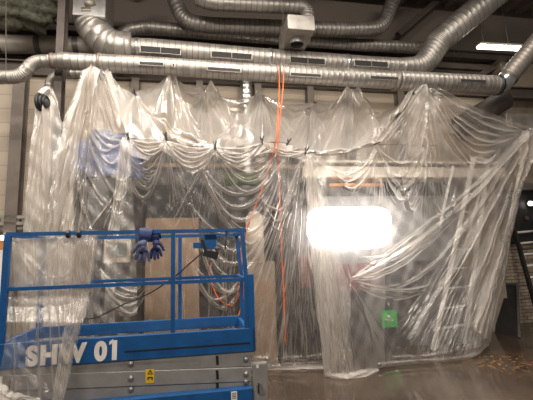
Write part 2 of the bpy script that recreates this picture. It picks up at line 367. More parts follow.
# upper slotted duct
D2 = [(128, 48), (150, 48.5), (250, 57), (370, 65.5), (402, 67)]
t = thing('slotted_duct', 'upper galvanised air duct with wide grilles, above the narrower slotted duct', 'duct', PB(128, 48, 7.6))
obj('pipe', tube(nb(), [PB(x, y, 7.6) for x, y in D2], 0.195, 24, 0.003, 0.11), 'galv', t, True)
for x0, y0, x1, y1 in ((140, 49, 181, 52), (211, 54.3, 252, 57.3), (290, 59.8, 325, 62.3), (354, 63, 388, 65)):
    q0, q1 = PB(x0, y0, 7.42), PB(x1, y1, 7.42)
    s = obj('slot_grille', bar(nb(), q0, q1, 0.03, 0.135), 'galv', t); o2 = E2 * -0.012; e = (q1 - q0).normalized() * 0.012
    g = obj('slot_opening', bar(nb(), q0 + o2 + e, q1 + o2 - e, 0.014, 0.12), 'slot', s)
    mid = (q0 + q1) / 2 - E2 * 0.022; obj('divider', bar(nb(), mid - Vector((0,0,.06)), mid + Vector((0,0,.06)), 0.012, 0.01), 'band', s)
for x, y, x2, y2 in ((136, 48, 139, 48.2), (268, 58, 271, 58.3), (345, 63.6, 348, 63.8)):
    obj('joint_band', tube(nb(), [PB(x, y, 7.6), PB(x2, y2, 7.6)], 0.203, 24), 'galv_bright', t, True)
# big elbow from the box at upper left
t = thing('large_duct_elbow', 'wide galvanised elbow bending down from the metal box, upper left', 'duct', PB(130, 48, 7.6))
pts = fillet([PB(90, 16, 7.55), PB(91, 26, 7.55), PB(109, 47, 7.58), PB(132, 48, 7.6)], 0.55, 3)
obj('pipe', tube(nb(), pts, 0.30, 28, 0.010, 0.33), 'galv', t, True)
obj('joint_band', tube(nb(), [PB(90, 17, 7.55), PB(90.3, 21, 7.55)], 0.315, 28), 'galv_dark', t, True)
obj('reducer', tube(nb(), [PB(121, 48, 7.6), PB(131, 48, 7.6)], [0.30, 0.2], 28), 'galv', t, True)
bm = nb(); q = PB(73, 16, 7.3); a, b = ab(q); q2 = PB(106, 16, 7.3); a2, _ = ab(q2)
t = thing('plenum_box', 'rectangular sheet metal box at the ceiling above the wide elbow', 'plenum box', H((a+a2)/2, 7.6, q.z))
o = obj('casing', bbox(a, a2, 7.25, 8.0, q.z, q.z + 1.0, 0.01), 'galv_bright', t)
obj('collar', tube(nb(), [PB(90, 4, 7.28), PB(90, 4, 7.22)], 0.10, 20), 'galv_dark', t, True)
# right hand large riser
t = thing('large_duct', 'thick galvanised duct curving up to the right towards the ceiling', 'duct', PB(400, 67, 7.6))
pts = fillet([PB(400, 67, 7.6), PB(423, 67, 7.6), PB(438, 42, 7.5), PB(515, -22, 6.9)], 0.7, 6)
rr = [0.2] + [0.22 + 0.07 * min(1, i / 8) for i in range(len(pts) - 1)]
obj('pipe', tube(nb(), pts, rr, 28, 0.004, 0.12), 'galv', t, True)
# ducts behind
duct('spiral_duct', 'thin spiral duct behind the slotted ducts, rising at its left end', [(112, 42), (128, 30), (146, 27), (200, 32), (285, 39), (360, 45), (430, 48)], 0.145, 8.4)
duct('spiral_duct', 'spiral duct along the ceiling that turns up at both of its ends', [(170, -12), (184, 22), (210, 25.5), (285, 28), (345, 30), (382, 29), (398, -12)], 0.17, 7.95, fil=0.5)
duct('spiral_duct', 'topmost spiral duct, ending in an elbow down into the square outlet box', [(196, -2), (212, 3), (280, 6), (308, 7.5), (307, 24)], 0.15, 7.25, fil=0.35)
duct('smooth_duct', 'plain wide duct behind the dark steel post, far upper left', [(-20, 44), (95, 46)], 0.19, 8.6, m='duct_pale', ridge=0.003, pitch=0.9)
duct('duct_stub', 'short duct stub beside the dark steel post near the ceiling', [(46, 9), (60, 9.5)], 0.16, 7.9, ridge=0.005, pitch=0.1)
duct('vertical_duct', 'vertical spiral duct against the rear wall behind the sheeting', [(246, 70), (248, 205)], 0.13, 8.1, m='galv_bright')
duct('elbow_pipe', 'small galvanised pipe elbow behind the dark steel post', [(86, 73), (58, 74), (50, 80), (49, 94)], 0.085, 7.6, fil=0.2, ridge=0.004)
t = thing('outlet_box', 'square sheet metal outlet box hanging above the orange rope', 'plenum box', PB(299, 38, 6.95))
qa, qb = PB(288, 28.3, 6.72), PB(315, 29, 6.72); aa, ab_ = ab(qa)[0], ab(qb)[0]
obj('casing', bbox(aa, ab_, 6.72, 7.55, qa.z, qa.z + 0.30, 0.008), 'galv', t)
c = H((aa + ab_) / 2, 7.1, qa.z); obj('spout', tube(nb(), [c + Vector((0,0,.02)), c - Vector((0,0,.10))], 0.135, 24, cap=False), 'galv_bright', t, True)
obj('opening', tube(nb(), [c - Vector((0,0,.03)), c - Vector((0,0,.035))], 0.13, 24), 'slot', t)
# hangers
for x, y0, y1, b, lab in ((283, 50, 24, 7.0, 'thin steel hanger rod beside the square outlet box'), (6, 78, 30, 7.0, 'thin steel hanger rod of the bent duct at far left'),):
    p, q = PB(x, y1 - 60, b), PB(x, y0, b); tag(obj('hanger_rod', tube(nb(), [p, q], 0.007, 6), 'beam'), lab, 'rod')
# netting bundle
bm = nb(); bmesh.ops.create_icosphere(bm, subdivisions=4, radius=1.0)
c = PB(18, 8, 7.7)
for v in bm.verts:
    n = v.co.copy(); f = 1 + 0.14 * math.sin(7 * n.x + 3 * n.z) + 0.1 * math.sin(11 * n.z - 5 * n.y) + 0.06 * math.sin(23 * n.x + 9 * n.y)
    v.co = c + E1 * (n.x * 0.72 * f) + E2 * (n.y * 0.4 * f) + Vector((0, 0, n.z * 0.40 * f - 0.10 * n.x))
tag(obj('netting_bundle', bm, 'netting', None, True), 'dark green crumpled netting bundled under the ceiling, upper left corner', 'netting')
# ceiling strip lamp
t = thing('strip_lamp', 'lit fluorescent strip lamp hanging at upper right', 'lamp', PB(499, 48, 7.9))
q0, q1 = PB(478.5, 46.5, 7.9), PB(520.5, 48.6, 7.9)
obj('housing', bar(nb(), q0 + Vector((0,0,.05)), q1 + Vector((0,0,.05)), 0.16, 0.05), 'white', t)
obj('tube', bar(nb(), q0, q1, 0.13, 0.06), 'lamp', t)
for x, y in ((484, 46), (509, 47)):
    p = PB(x, y, 7.9); obj('suspension_wire', tube(nb(), [p + Vector((0,0,.06)), Vector((p.x - 0.12, p.y, 8.9))], 0.008, 6), 'bolt', t)

# ------------------------------------------------------------------ plastic sheeting
def resample(pts, n):
    P = np.array(pts, float); d = np.r_[0, np.cumsum(np.hypot(*np.diff(P, axis=0).T))]; s = np.linspace(0, d[-1], n)
    return np.c_[np.interp(s, d, P[:, 0]), np.interp(s, d, P[:, 1])]
def ray_np(px, py):
    c = np.stack([(px - 266.5) / F_PX, -(py - 200) / F_PX, -np.ones_like(px)], -1); return c @ np.array(CAM_ROT).T
def ridges(px, py, D, pts, w0, w1, a, fade0=0.12, fade1=0.25, sharp=1.35):
    """raise a tapering crease along a smooth line through pts"""
    L = np.array([tuple(v)[:2] for v in smooth_line([(p[0], p[1], 0) for p in pts], 7 if len(pts) > 2 else 3)])
    wm = max(w0, w1) * 1.7
    sel = (px > L[:,0].min() - wm) & (px < L[:,0].max() + wm) & (py > L[:,1].min() - wm) & (py < L[:,1].max() + wm)
    if not sel.any(): return
    x, y = px[sel], py[sel]; seg = np.hypot(*np.diff(L, axis=0).T); cum = np.r_[0, np.cumsum(seg)]; tot = cum[-1] + 1e-9
    best = np.full(x.shape, 1e9); tb = np.zeros_like(x)
    for i in range(len(L) - 1):
        dx, dy = L[i+1] - L[i]; l2 = dx*dx + dy*dy + 1e-12
        t = np.clip(((x - L[i,0]) * dx + (y - L[i,1]) * dy) / l2, 0, 1)
        d = np.hypot(x - L[i,0] - t*dx, y - L[i,1] - t*dy); m = d < best
        best[m] = d[m]; tb[m] = (cum[i] + t[m] * seg[i]) / tot
    w = w0 + (w1 - w0) * tb
    f = np.clip(1 - best / (w * 1.6), 0, 1) ** sharp
    f *= np.clip(tb / fade0, 0.15, 1) if fade0 else 1
    f *= np.clip((1 - tb) / fade1, 0.0, 1) if fade1 else 1
    D[sel] += a * f
def fan(apex, targets, n, w0=1.2, w1=3.0, a=0.06, bend=0.08, jit=0.02, **k):
    """n creases from apex to points spread along the polyline targets"""
    n = int(n * 1.7); T = resample(targets, max(2, n)); out = []; k.setdefault('fade1', .45)
    for q in T:
        q = q + RNG.normal(0, jit * 40, 2); ax = np.array(apex) + RNG.normal(0, 0.5, 2)
        d = q - ax; nrm = np.array([-d[1], d[0]]); mid = ax + d * RNG.uniform(.4, .6) + nrm * RNG.normal(0, bend * .35) 
        fine = RNG.random() < .6; g = .55 if fine else 1.0
        out.append(([tuple(ax), tuple(mid), tuple(q)], w0 * g, w1 * g * RNG.uniform(.6, 1.3), a * g * RNG.uniform(.5, 1.25) * RNG.choice([1, 1, 1, -.7]), k))
    return out
def swag(A, B, sags, w=2.2, a=0.06, skew=0.0, **k):
    """creases hanging between A and B, one per sag depth (px)"""
    out = []
    for s in sags:
        pts = []; j = RNG.normal(0, .05)
        for t in np.linspace(0, 1, 7):
            x = A[0] + (B[0] - A[0]) * t; y = A[1] + (B[1] - A[1]) * t; tt = np.clip(t + (skew + j) * np.sin(np.pi * t), 0, 1)
            pts.append((x, y + s * 4 * tt * (1 - tt)))
        out.append((pts, w * .8, w * RNG.uniform(.8, 1.3), a * RNG.uniform(.7, 1.3), dict(fade0=.2, fade1=.2, **k)))
    return out
def line(pts, w=2.0, a=0.07, **k): return [(pts, w, w, a, k)]
FW, FA = 0.78, 0.66
def sheet(name, label, m, top, bottom, left, right, btop, bbot, folds, nx, ny, up=0.0, wob=0.012, pleats=None, floor=False, bfun=None):
    nx, ny = int(nx * 1.35), int(ny * 1.35)
    T, Bt, Lf, Rt = resample(top, nx), resample(bottom, nx), resample(left, ny), resample(right, ny)
    s = np.linspace(0, 1, nx)[None, :, None]; t = np.linspace(0, 1, ny)[:, None, None]
    C = (1-t)*T[None] + t*Bt[None] + (1-s)*Lf[:, None] + s*Rt[:, None] - ((1-s)*(1-t)*T[0] + s*(1-t)*T[-1] + (1-s)*t*Bt[0] + s*t*Bt[-1])
    px, py = C[..., 0], C[..., 1]
    bt = np.interp(T[:,0], [q[0] for q in btop], [q[1] for q in btop])
    if floor: bb = np.array([PZ(q[0], q[1]).dot(E2) for q in Bt])
    else: bb = np.interp(Bt[:,0], [q[0] for q in bbot], [q[1] for q in bbot])
    tt = t[..., 0]; b = bt[None] * (1 - tt) + bb[None] * tt
    if bfun is not None: b = bfun(px, py)
    D = np.zeros_like(px)
    folds = [(p, w0 * FW, w1 * FW, a * FA, k) for p, w0, w1, a, k in folds]
    for pts, w0, w1, a, k in folds: ridges(px, py, D, pts, w0, w1, a, **k)
    for pts, w0, w1, a, k in folds:
        for r in range(1):
            o = RNG.normal(0, 2.2, 2); o2 = RNG.normal(0, 3.0, 2); n_ = len(pts) - 1
            p2 = [(p[0] + o[0] + (o2[0] - o[0]) * i / n_, p[1] + o[1] + (o2[1] - o[1]) * i / n_) for i, p in enumerate(pts)]
            ridges(px, py, D, p2, w0 * .6, w1 * .55, a * RNG.uniform(.2, .5) * RNG.choice([1, 1, -1]), **k)
    ph = RNG.uniform(0, 6.28, 8)
    D += wob * (np.sin(px * .21 + py * .05 + ph[0]) + np.sin(px * .13 - py * .11 + ph[1]) + .6 * np.sin(px * .45 + py * .17 + ph[2]) + .5 * np.sin(px * .31 - py * .33 + ph[3]))
    if floor: D *= np.clip((1 - tt) / 0.012, 0.4, 1)
    d = ray_np(px, py); lam = b / (d @ np.array(E2)); P = d * lam[..., None]; P[..., 2] += CAM_H
    nv = np.array(-E2 * math.cos(up) + Vector((0,0,1)) * math.sin(up)); P = P + D[..., None] * nv
    P[..., 2] = np.maximum(P[..., 2], 0.004)
    idx = np.arange(nx * ny).reshape(ny, nx); q = np.stack([idx[:-1,:-1], idx[:-1,1:], idx[1:,1:], idx[1:,:-1]], -1).reshape(-1, 4)
    me = bpy.data.meshes.new(name); me.vertices.add(nx * ny); me.vertices.foreach_set('co', P.reshape(-1).astype(np.float32))
    me.loops.add(q.size); me.loops.foreach_set('vertex_index', q.reshape(-1).astype(np.int32))
    me.polygons.add(len(q)); me.polygons.foreach_set('loop_start', np.arange(0, q.size, 4, dtype=np.int32)); me.polygons.foreach_set('loop_total', np.full(len(q), 4, np.int32))
    me.update(calc_edges=True); me.validate()
    return tag(link_mesh(name, me, m, None, True), label, 'plastic sheet')

CB = 6.45     # the clip line stands here
# --- roof pieces
FW, FA = 0.8, 1.0
F = fan((170, 78), [(150,125),(160,135),(175,140),(195,144),(210,147)], 13, 1.0, 2.2, .06) + fan((136, 96), [(140,128),(150,132),(160,137)], 5, 1, 2, .05) \
  + fan((206, 92), [(195,135),(215,143),(240,140),(260,140)], 11, 1.0, 2.4, .06) + fan((261, 97), [(225,140),(250,138),(265,140),(285,138),(300,140)], 12, 1, 2.4, .06) \
  + swag((206, 92), (260, 97), [8, 14, 20, 27, 34], 1.8, .07) + swag((171, 77), (206, 92), [8, 14, 22], 1.6, .05) + swag((150, 118), (215, 146), [6, 11, 15], 1.8, .06) \
  + line([(262, 97), (290, 112), (313, 124)], 1.4, .07) + fan((313, 104), [(290,138),(300,145)], 3, 1, 2, .05) \
  + line([(136, 96), (150, 115), (185, 137), (214, 146)], 1.6, .07) + line([(171,77),(185,110),(208,145)], 1.5, .06)
F += line([(206,90),(211,120),(215,150)],11,.22,fade0=.45,fade1=.4) + line([(261,94),(262,120),(262,146)],11,.22,fade0=.45,fade1=.4) + line([(171,76),(168,110),(166,142)],11,.22,fade0=.45,fade1=.4) + line([(136,95),(129,138)],8,.12,fade0=.4,fade1=.4) + line([(206,92),(232,124),(260,142)],5,.16) + line([(261,97),(238,128),(216,147)],4,.12) + line([(313,104),(290,140)],7,.14,fade0=.4,fade1=.4)
sheet('plastic_sheet', 'bright plastic sheet sloping up behind the clip line, left of the orange rope', 'film_roof',
      [(135,95),(171,76),(190,88),(206,91),(220,98),(240,99),(260,96),(285,105),(313,103)], [(128,138),(166,141),(190,146),(215,148),(240,147),(262,143),(287,143),(306,153)],
      [(135,95),(121,118),(128,138)], [(313,103),(309,125),(306,153)], [(128,7.2),(171,7.2),(206,7.95),(313,7.95)], [(128,CB),(306,CB)], F, 210, 75, R(50))
F = fan((350, 94), [(312,120),(320,148),(335,150),(350,149),(362,146),(372,142)], 14, 1, 2.4, .06) + fan((314,104), [(308,148),(318,150),(325,150)], 5, 1, 2, .05) \
  + swag((352,94), (416,88), [24, 29, 36, 42], 1.8, .07) + line([(416,88),(402,108),(375,143)], 2.2, .1) + line([(412,92),(395,118),(362,146)], 1.8, .08) + line([(350,94),(330,108),(312,123)], 1.6, .07) \
  + line([(306,152),(340,152),(375,144)], 1.5, .05)
F += line([(350,92),(344,125),(340,155)],11,.22,fade0=.45,fade1=.4) + line([(313,103),(307,155)],9,.18,fade0=.4,fade1=.4) + line([(350,93),(330,125),(310,150)],5,.14) + line([(352,93),(366,120),(374,143)],6,.16)
sheet('plastic_sheet', 'bright plastic sheet sloping up behind the clip line, right of the orange rope', 'film_roof',
      [(313,103),(332,103),(350,92),(362,106),(380,116),(398,107),(418,86)], [(306,153),(340,154),(375,144)], [(313,103),(309,125),(306,153)], [(418,86),(404,110),(375,144)],
      [(313,7.95),(350,7.95),(385,7.7),(418,7.0)], [(306,CB),(375,CB)], F, 130, 75, R(50))
F = fan((104, 69), [(121,112),(126,106),(131,98)], 4, 1, 2, .05) + fan((135,96), [(122,118),(124,126),(128,136),(131,136)], 4, 1, 1.6, .05)
sheet('plastic_sheet', 'small bright three-cornered plastic sheet left of the upper clamps', 'film_dense',
      [(104,68),(118,86),(135,95)], [(121,120),(128,138)], [(104,68),(110,90),(121,120)], [(135,95),(134,115),(128,138)], [(104,7.0),(135,7.2)], [(121,6.6),(128,CB)], F, 40, 50, R(30))
FW, FA = 0.78, 0.66
# --- hose-reel wrap at far left
F = fan((46, 92), [(21,240),(30,240),(40,240),(55,240)], 12, 1.2, 2.6, .07, fade1=0) + [([(x0,238),(x0-1,370)],1.8,2.4,.05,dict(fade0=0,fade1=0)) for x0 in (24,31,39,47,54)] + line([(50,90),(58,105),(61,124)],1.5,.06)
sheet('plastic_sheet', 'milky plastic sheet gathered around the hose reel at far left', 'film_dense',
      [(39,92),(45,86),(52,88)], [(20,372),(54,372)], [(39,92),(35,112),(30,150),(25,200),(22,240),(20,372)], [(52,88),(58,102),(62,122),(59,160),(58,240),(54,372)], [(20,6.95),(60,6.95)], [(20,6.5),(60,6.5)], F, 60, 260)
# --- tall left sheet
F = fan((96, 66), [(42,236),(52,240),(62,240),(72,240),(80,238)], 15, 1.3, 2.8, .09, fade1=0) + fan((97,66), [(88,150),(100,150),(112,140),(122,128)], 9, 1, 2, .05) \
  + swag((84,110), (128,138), [14, 22, 30, 38], 2, .06) + line([(76,140),(80,190),(92,238)], 2.2, .09) + line([(88,138),(100,170),(122,208)], 1.6, .06) + line([(80,150),(95,190),(118,215)],1.6,.05) \
  + line([(105,72),(112,95),(126,118)], 1.4, .06) + line([(66,140),(56,170),(57,200),(52,238)], 3, .12) + line([(62,150),(63,190),(66,238)], 2.2, .08) + line([(70,135),(71,240)], 1.6, .08) \
  + fan((118,190), [(85,236),(95,238),(104,240)], 5, 1, 2, .05) + [([(x0,238),(x0+RNG.normal(0,3),300),(x0+RNG.normal(0,5),370)],1.6,2.4,.06,dict(fade0=0,fade1=0)) for x0 in range(46,98,7)] \
  + swag((100,270),(150,290),[10,18,26,32],1.8,.08)
sheet('plastic_sheet', 'tall plastic sheet fanning down from the duct at left, in front of blue tarpaulin', 'film_clear',
      [(82,70),(96,66),(111,69)], [(40,373),(140,373)], [(82,70),(72,100),(60,130),(52,170),(46,240),(40,373)], [(111,69),(118,98),(126,120),(130,142),(133,200),(136,260),(140,373)],
      [(80,6.95),(112,6.95)], [(40,6.35),(140,6.35)], F, 130, 330)
F = fan((92, 66), [(46,236),(52,240),(58,240),(66,240),(72,238)], 14, 1.2, 2.4, .10, fade1=0) + [([(x0,238),(x0+RNG.normal(0,2),300),(x0+RNG.normal(0,3),370)],1.6,2.2,.06,dict(fade0=0,fade1=0)) for x0 in range(47,74,5)] + line([(72,138),(60,165),(58,200),(56,238)], 3, .12)
sheet('plastic_sheet', 'milky gathered plastic falling from the duct left of the blue tarpaulin', 'film_dense',
      [(84,70),(92,66),(100,69)], [(42,373),(72,373)], [(84,70),(74,100),(62,130),(54,170),(47,240),(42,373)], [(100,69),(92,100),(80,135),(74,190),(73,250),(72,373)],
      [(82,6.85),(112,6.85)], [(40,6.25),(140,6.25)], F, 60, 300)
# --- gathered strip
F = [([(122+i*2.2,140),(117+i*2.0+RNG.normal(0,1),185),(108+i*1.6,242)],.9,1.3,.05,dict(fade1=0)) for i in range(6)] + swag((117,178),(132,172),[6],1.4,.06) + swag((114,198),(128,190),[7],1.4,.06) + swag((112,212),(126,206),[6],1.4,.05)
sheet('plastic_strip', 'bunched up strip of plastic hanging from the leftmost clip of the line', 'film_mid',
      [(119,140),(134,140)], [(104,330),(114,330)], [(119,140),(115,190),(106,242),(104,330)], [(134,140),(129,180),(118,240),(114,330)], [(119,6.3),(134,6.3)], [(104,6.2),(120,6.2)], F, 30, 190)
# --- middle sheet
F = swag((122,142), (167,142), [10,16,23,30,38,47,56], 1.8, .08) + swag((124,152),(160,170),[8,14,20,26],1.6,.06) + swag((167,141), (215,148), [7,12,18,24], 2, .08) \
  + swag((215,148), (282,145), [10,18,27,36,46], 2, .08) + swag((200,165),(284,160),[32,45,58,70,82],2.4,.09) + swag((190,205),(282,190),[40,54,66,80,94],2.4,.09) \
  + fan((215,149), [(150,235),(175,238),(200,240),(215,240),(232,236)], 10, 1.2, 2.6, .06) + fan((167,143), [(165,236),(185,238),(200,238)], 6, 1, 2.4, .06) \
  + fan((303,156), [(252,300),(256,335),(262,360),(275,366),(290,366),(306,366),(318,366),(332,366)], 26, 1.2, 2.6, .09, fade1=.05) + fan((288,146), [(268,230),(280,240),(292,230)], 6, 1, 2.2, .06) \
  + swag((262,200),(300,180),[20,30,40],1.8,.06) + fan((255,360), [(300,355),(330,358)], 2, 2, 3, .06) + line([(252,366),(290,364),(345,360)], 3, .10, fade1=0, fade0=0) + line([(255,358),(300,357),(345,350)], 2.2, .06, fade1=0, fade0=0) \
  + [([(x0,238),(x0+RNG.normal(0,4),300),(x0+RNG.normal(4,5),368)],1.4,2.4,.05,dict(fade0=.1,fade1=0)) for x0 in range(146,250,9)] + swag((102,285),(150,282),[12,20,28],1.8,.08) + swag((190,262),(250,262),[30,38,46],2,.08)
sheet('plastic_sheet', 'wide plastic sheet hanging in swags behind the blue lift, under the clip line', 'film_clear',
      [(119,138),(128,138),(166,141),(190,146),(215,148),(240,147),(262,143),(287,143),(306,153),(326,155)], [(100,373),(180,371),(258,369),(300,368),(346,366)],
      [(119,138),(119,200),(112,245),(104,300),(100,373)], [(326,155),(328,250),(346,366)], [(119,CB),(326,CB)], [], F, 300, 290, floor=True)
F = swag((128,139),(166,141),[4,8,12,15],1.4,.06) + swag((166,141),(215,148),[4,9,14,19,24],1.6,.07) + swag((215,148),(262,143),[4,9,13,17],1.5,.06) + swag((262,143),(306,153),[3,6,9],1.4,.05)
sheet('plastic_sheet', 'pale flap of plastic hanging in scallops from the clip line over the wide swagged sheet', 'film_mid',
      [(122,137),(128,138),(166,140.5),(190,145.5),(215,147.5),(240,146.5),(262,142.5),(287,143),(306,152.5)], [(122,150),(132,156),(148,160),(162,150),(174,160),(192,175),(206,166),(215,153),(228,164),(242,168),(256,156),(264,149),(282,156),(306,160)],
      [(122,137),(122,150)], [(306,152.5),(306,160)], [(122,CB-.07),(306,CB-.07)], [(122,CB-.1),(306,CB-.1)], F, 280, 36)
# --- right sheet
AP = (424, 84); RC = (528, 131)
F = fan(AP, [(392,195),(402,205),(412,212),(422,226),(430,222),(440,212),(450,205)], 15, 1.2, 2.2, .11, bend=.05) + fan(AP, [(378,150),(385,165),(390,180)], 5, 1.2, 2.4, .08, bend=.3) \
  + swag((408,104),(378,146),[2,8],2,.06) + swag((376,146),(424,140),[22,34,46,58],2.2,.09) + swag((432,90), (522,131), [13,22,30,36], 2.4, .11) + swag((432,100), (500,148), [24,32,38], 2.2, .1) \
  + line([(430,86),(470,106),(528,129)], 2.4, .10, fade1=0) + line([(428,88),(462,110),(524,131)], 1.8, .08) \
  + swag((400,170),(424,160),[40,46],2,.07) + swag((426,175),(456,185),[36,40],2,.07)
KN = (350, 280)
for q in ((470,190),(462,205),(452,212),(447,222),(440,232)):
    F += line([RC, q, (q[0]-52, q[1]+40), KN], 1.7, .09, fade0=.05, fade1=.08)
F += line([AP,(420,140),(414,210)],9,.15,fade0=.4,fade1=.5) + line([AP,(438,150),(446,205)],8,.14,fade0=.4,fade1=.5) + line([AP,(400,120),(384,175)],8,.12,fade0=.4,fade1=.5) + line([(318,170),(330,280),(342,370)],8,.16)
F += line([RC, (455,240), (415,278), (380,288), KN], 2.2, .08) + line([RC, (462,255), (425,300), (385,330)], 2.2, .07) \
  + fan(RC, [(400,330),(410,345),(425,356),(437,358),(450,358),(462,356),(472,352),(480,348),(487,345)], 26, 1.0, 2.1, .09, bend=.02, jit=.01, fade1=.04) \
  + fan(RC, [(470,330),(478,340),(486,344)], 9, 1.0, 2.0, .11, bend=.02, jit=.01, fade1=.02) \
  + fan(KN, [(338,372),(348,372),(356,370)], 6, 1, 2, .06) + fan(KN, [(375,355),(395,352)], 4, 1, 2.2, .05) + swag(KN,(432,284),[8,16],2.2,.07) + line([(336,238),(344,262),KN], 1.6, .08) + swag((360,258),(420,238),[8,14],2,.05) \
  + fan((310,160), [(318,370),(326,372),(334,374),(342,374),(350,372)], 13, 1.1, 2.4, .06, fade1=.04) + fan((376,146), [(330,190),(345,200),(358,195)], 5, 1, 2.2, .07) \
  + swag((330,168),(376,150),[14,22,30],1.8,.07) + fan((376,146),[(368,200),(380,205),(392,200)],4,1,2,.06) \
  + line([(326,374),(345,376),(366,372)], 2.4, .14, fade0=0, fade1=0) + line([(380,365),(420,362),(462,359),(486,346)], 2.6, .10, fade0=0, fade1=0) + line([(385,358),(430,355),(470,348)], 1.8, .05)
sheet('plastic_sheet', 'largest plastic sheet on the right, spread between the duct and the hook, over a stepladder', 'film_clear',
      [(305,153),(340,153),(375,144),(404,110),(418,86),(430,85),(470,106),(528,129)], [(325,377),(345,379),(366,374),(384,367),(420,364),(455,362),(472,358),(488,346)],
      [(305,153),(308,220),(315,300),(325,377)], [(528,129),(523,160),(512,230),(499,300),(488,346)], [(305,CB-.06),(375,CB),(425,6.9),(528,7.2)], [], F, 300, 300, floor=True)
F = fan((309,158), [(320,374),(328,374),(336,374),(344,374),(352,373)], 16, 1.0, 2.0, .08, bend=.03, jit=.01, fade1=.03) + [([(325+i*6,300),(327+i*6,340),(329+i*6,374)],1.4,2,.06,dict(fade1=0)) for i in range(4)]
sheet('plastic_strip', 'double layer strip at the left edge of the largest sheet, reaching the floor', 'film_mid',
      [(304,154),(313,154)], [(324,377.5),(338,378.5),(354,377)], [(304,154),(308,220),(315,300),(324,377.5)], [(313,154),(330,230),(347,280),(354,377)], [(300,6.36),(320,6.36)], [], F, 60, 300, floor=True)
F = [([(i,367),(i+14,368.5),(i+30,367)],1.4,1.8,.05,{}) for i in (256,272,290,305)]
sheet('plastic_strip', 'crumpled lower edge of the swagged sheet lying on the floor right of the lift', 'film_dense', [(250,366.5),(285,366.5),(326,364.5)], [(250,370),(285,370),(328,369)], [(250,366.5),(250,370)], [(326,364.5),(328,369)],
      [(250,PZ(250,366.5).dot(E2)),(285,PZ(285,366.5).dot(E2)),(326,PZ(326,364.5).dot(E2))], [], F, 90, 14, R(80), floor=True, wob=0.012)
F = fan(RC, [(420,356),(440,358),(460,356),(474,351),(487,345)], 24, .9, 1.9, .09, bend=.02, jit=.01, fade1=.03)
sheet('plastic_sheet', 'folded back right hand edge of the sheeting fanning down from the hook', 'film_mid',
      [(522,131),(528,130)], [(464,359),(478,353),(488,346)], [(522,131),(514,180),(494,270),(464,359)], [(528,130),(523,160),(512,230),(499,300),(488,346)], [(520,7.1),(528,7.1)], [], F, 90, 300, floor=True)
F = [([(i,372),(i+20,375),(i+40,371)],1.6,2,.03,{}) for i in (325,335,345)]
sheet('plastic_strip', 'loose edge of plastic lying crumpled on the wet floor', 'film_dense', [(326,374),(345,375),(360,370),(378,369)], [(330,378),(348,379.5),(366,377),(379,371)], [(326,374),(330,378)], [(378,369),(379,371)],
      [(326,PZ(326,374).dot(E2)),(345,PZ(345,375).dot(E2)),(360,PZ(360,370).dot(E2)),(378,PZ(378,369).dot(E2))], [], F, 90, 14, R(80), floor=True, wob=0.006)

# ------------------------------------------------------------------ clip line, clamps, ropes
q = [(119,138),(128,138.5),(166,140.5),(190,146),(215,147.5),(240,147),(262,143),(287,143.5),(306,153),(340,154),(375,145),(405,145),(436,145.5)]
tag(obj('line_rope', tube(nb(), smooth_line([PB(x, y, CB - 0.05 + (0.25 if x > 400 else 0)) for x, y in q], 5), 0.006, 6), 'post', None, True), 'thin dark rope the plastic is clipped to, running level across', 'rope')
def clamp_proto():
    t = thing('spring_clamp', '', 'clamp', Vector((0,0,0)), 'black spring clamps on the plastic', 0)
    for s, nm in ((-1, 'handle'), (1, 'handle')):
        obj(nm, bar(nb(), Vector((0, s*0.012, 0.0)), Vector((0.015, s*0.05, 0.11)), 0.03, 0.018), 'black', t)
    obj('jaw', bar(nb(), Vector((0, -0.012, 0.01)), Vector((-0.01, -0.006, -0.08)), 0.03, 0.02), 'black', t)
    obj('jaw', bar(nb(), Vector((0, 0.012, 0.01)), Vector((-0.01, 0.006, -0.08)), 0.03, 0.02), 'black', t)
    obj('pivot', tube(nb(), [Vector((-0.02,0,0.0)), Vector((0.02,0,0.0))], 0.014, 8), 'bolt', t)
    return t
proto = clamp_proto(); first = True
def place_clamp(px, py, b, tilt, label):
    global first
    if first: r = proto; first = False
    else:
        r = proto.copy(); COL.objects.link(r)
        for ch in proto.children: c = ch.copy(); COL.objects.link(c); c.parent = r
    r.location = PB(px, py, b); r.rotation_euler = (0, R(tilt), HA + R(35)); r.scale = (.75, .75, .75); r['label'] = label
for c in ((128,137,CB-.1,-20,'leftmost black clamp on the clip line, above the bunched strip'),
          (166,137.5,CB-.1,-25,'second black clamp from the left on the clip line'),
          (215,146,CB-.1,-10,'black clamp at the point where two swags meet, above the blue control box'),
          (262,141,CB-.1,-8,'black clamp just left of the orange ropes'),
          (288,142.5,CB-.1,25,'black clamp just right of the orange ropes'),
          (306,151.5,CB-.1,20,'black clamp at the top left corner of the largest sheet'),
          (376,143.5,CB-.1,60,'rightmost black clamp on the clip line'),
          (135,94.5,7.1,-40,'black clamp below the ducts where the small three-cornered sheet ends'),
          (171,75.5,7.15,50,'topmost black clamp, directly under the lower slotted duct'),
          (206,90.5,7.9,60,'small black clamp at a wall column left of the vertical duct'),
          (261,95.5,7.9,80,'small black clamp at a wall column right of the vertical duct'),
          (315,103,7.9,80,'small black clamp at a wall column right of the orange ropes'),
          (529,131,7.1,90,'black clamp holding the far right corner of the sheeting')):
    place_clamp(*c)
tag(obj('orange_rope', tube(nb(), smooth_line([PB(279.5,68,6.75), PB(279,95,6.55), PB(277,128,6.3), PB(275.5,143,6.28), PB(265,180,6.7), PB(252,215,6.75), PB(244,236,6.75), PB(241,262,6.75), PB(243,300,6.75), PB(232,330,6.75)], 8), 0.010, 8), 'orange', None, True),
    'orange rope whose lower end bends off to the left behind the plastic', 'rope')
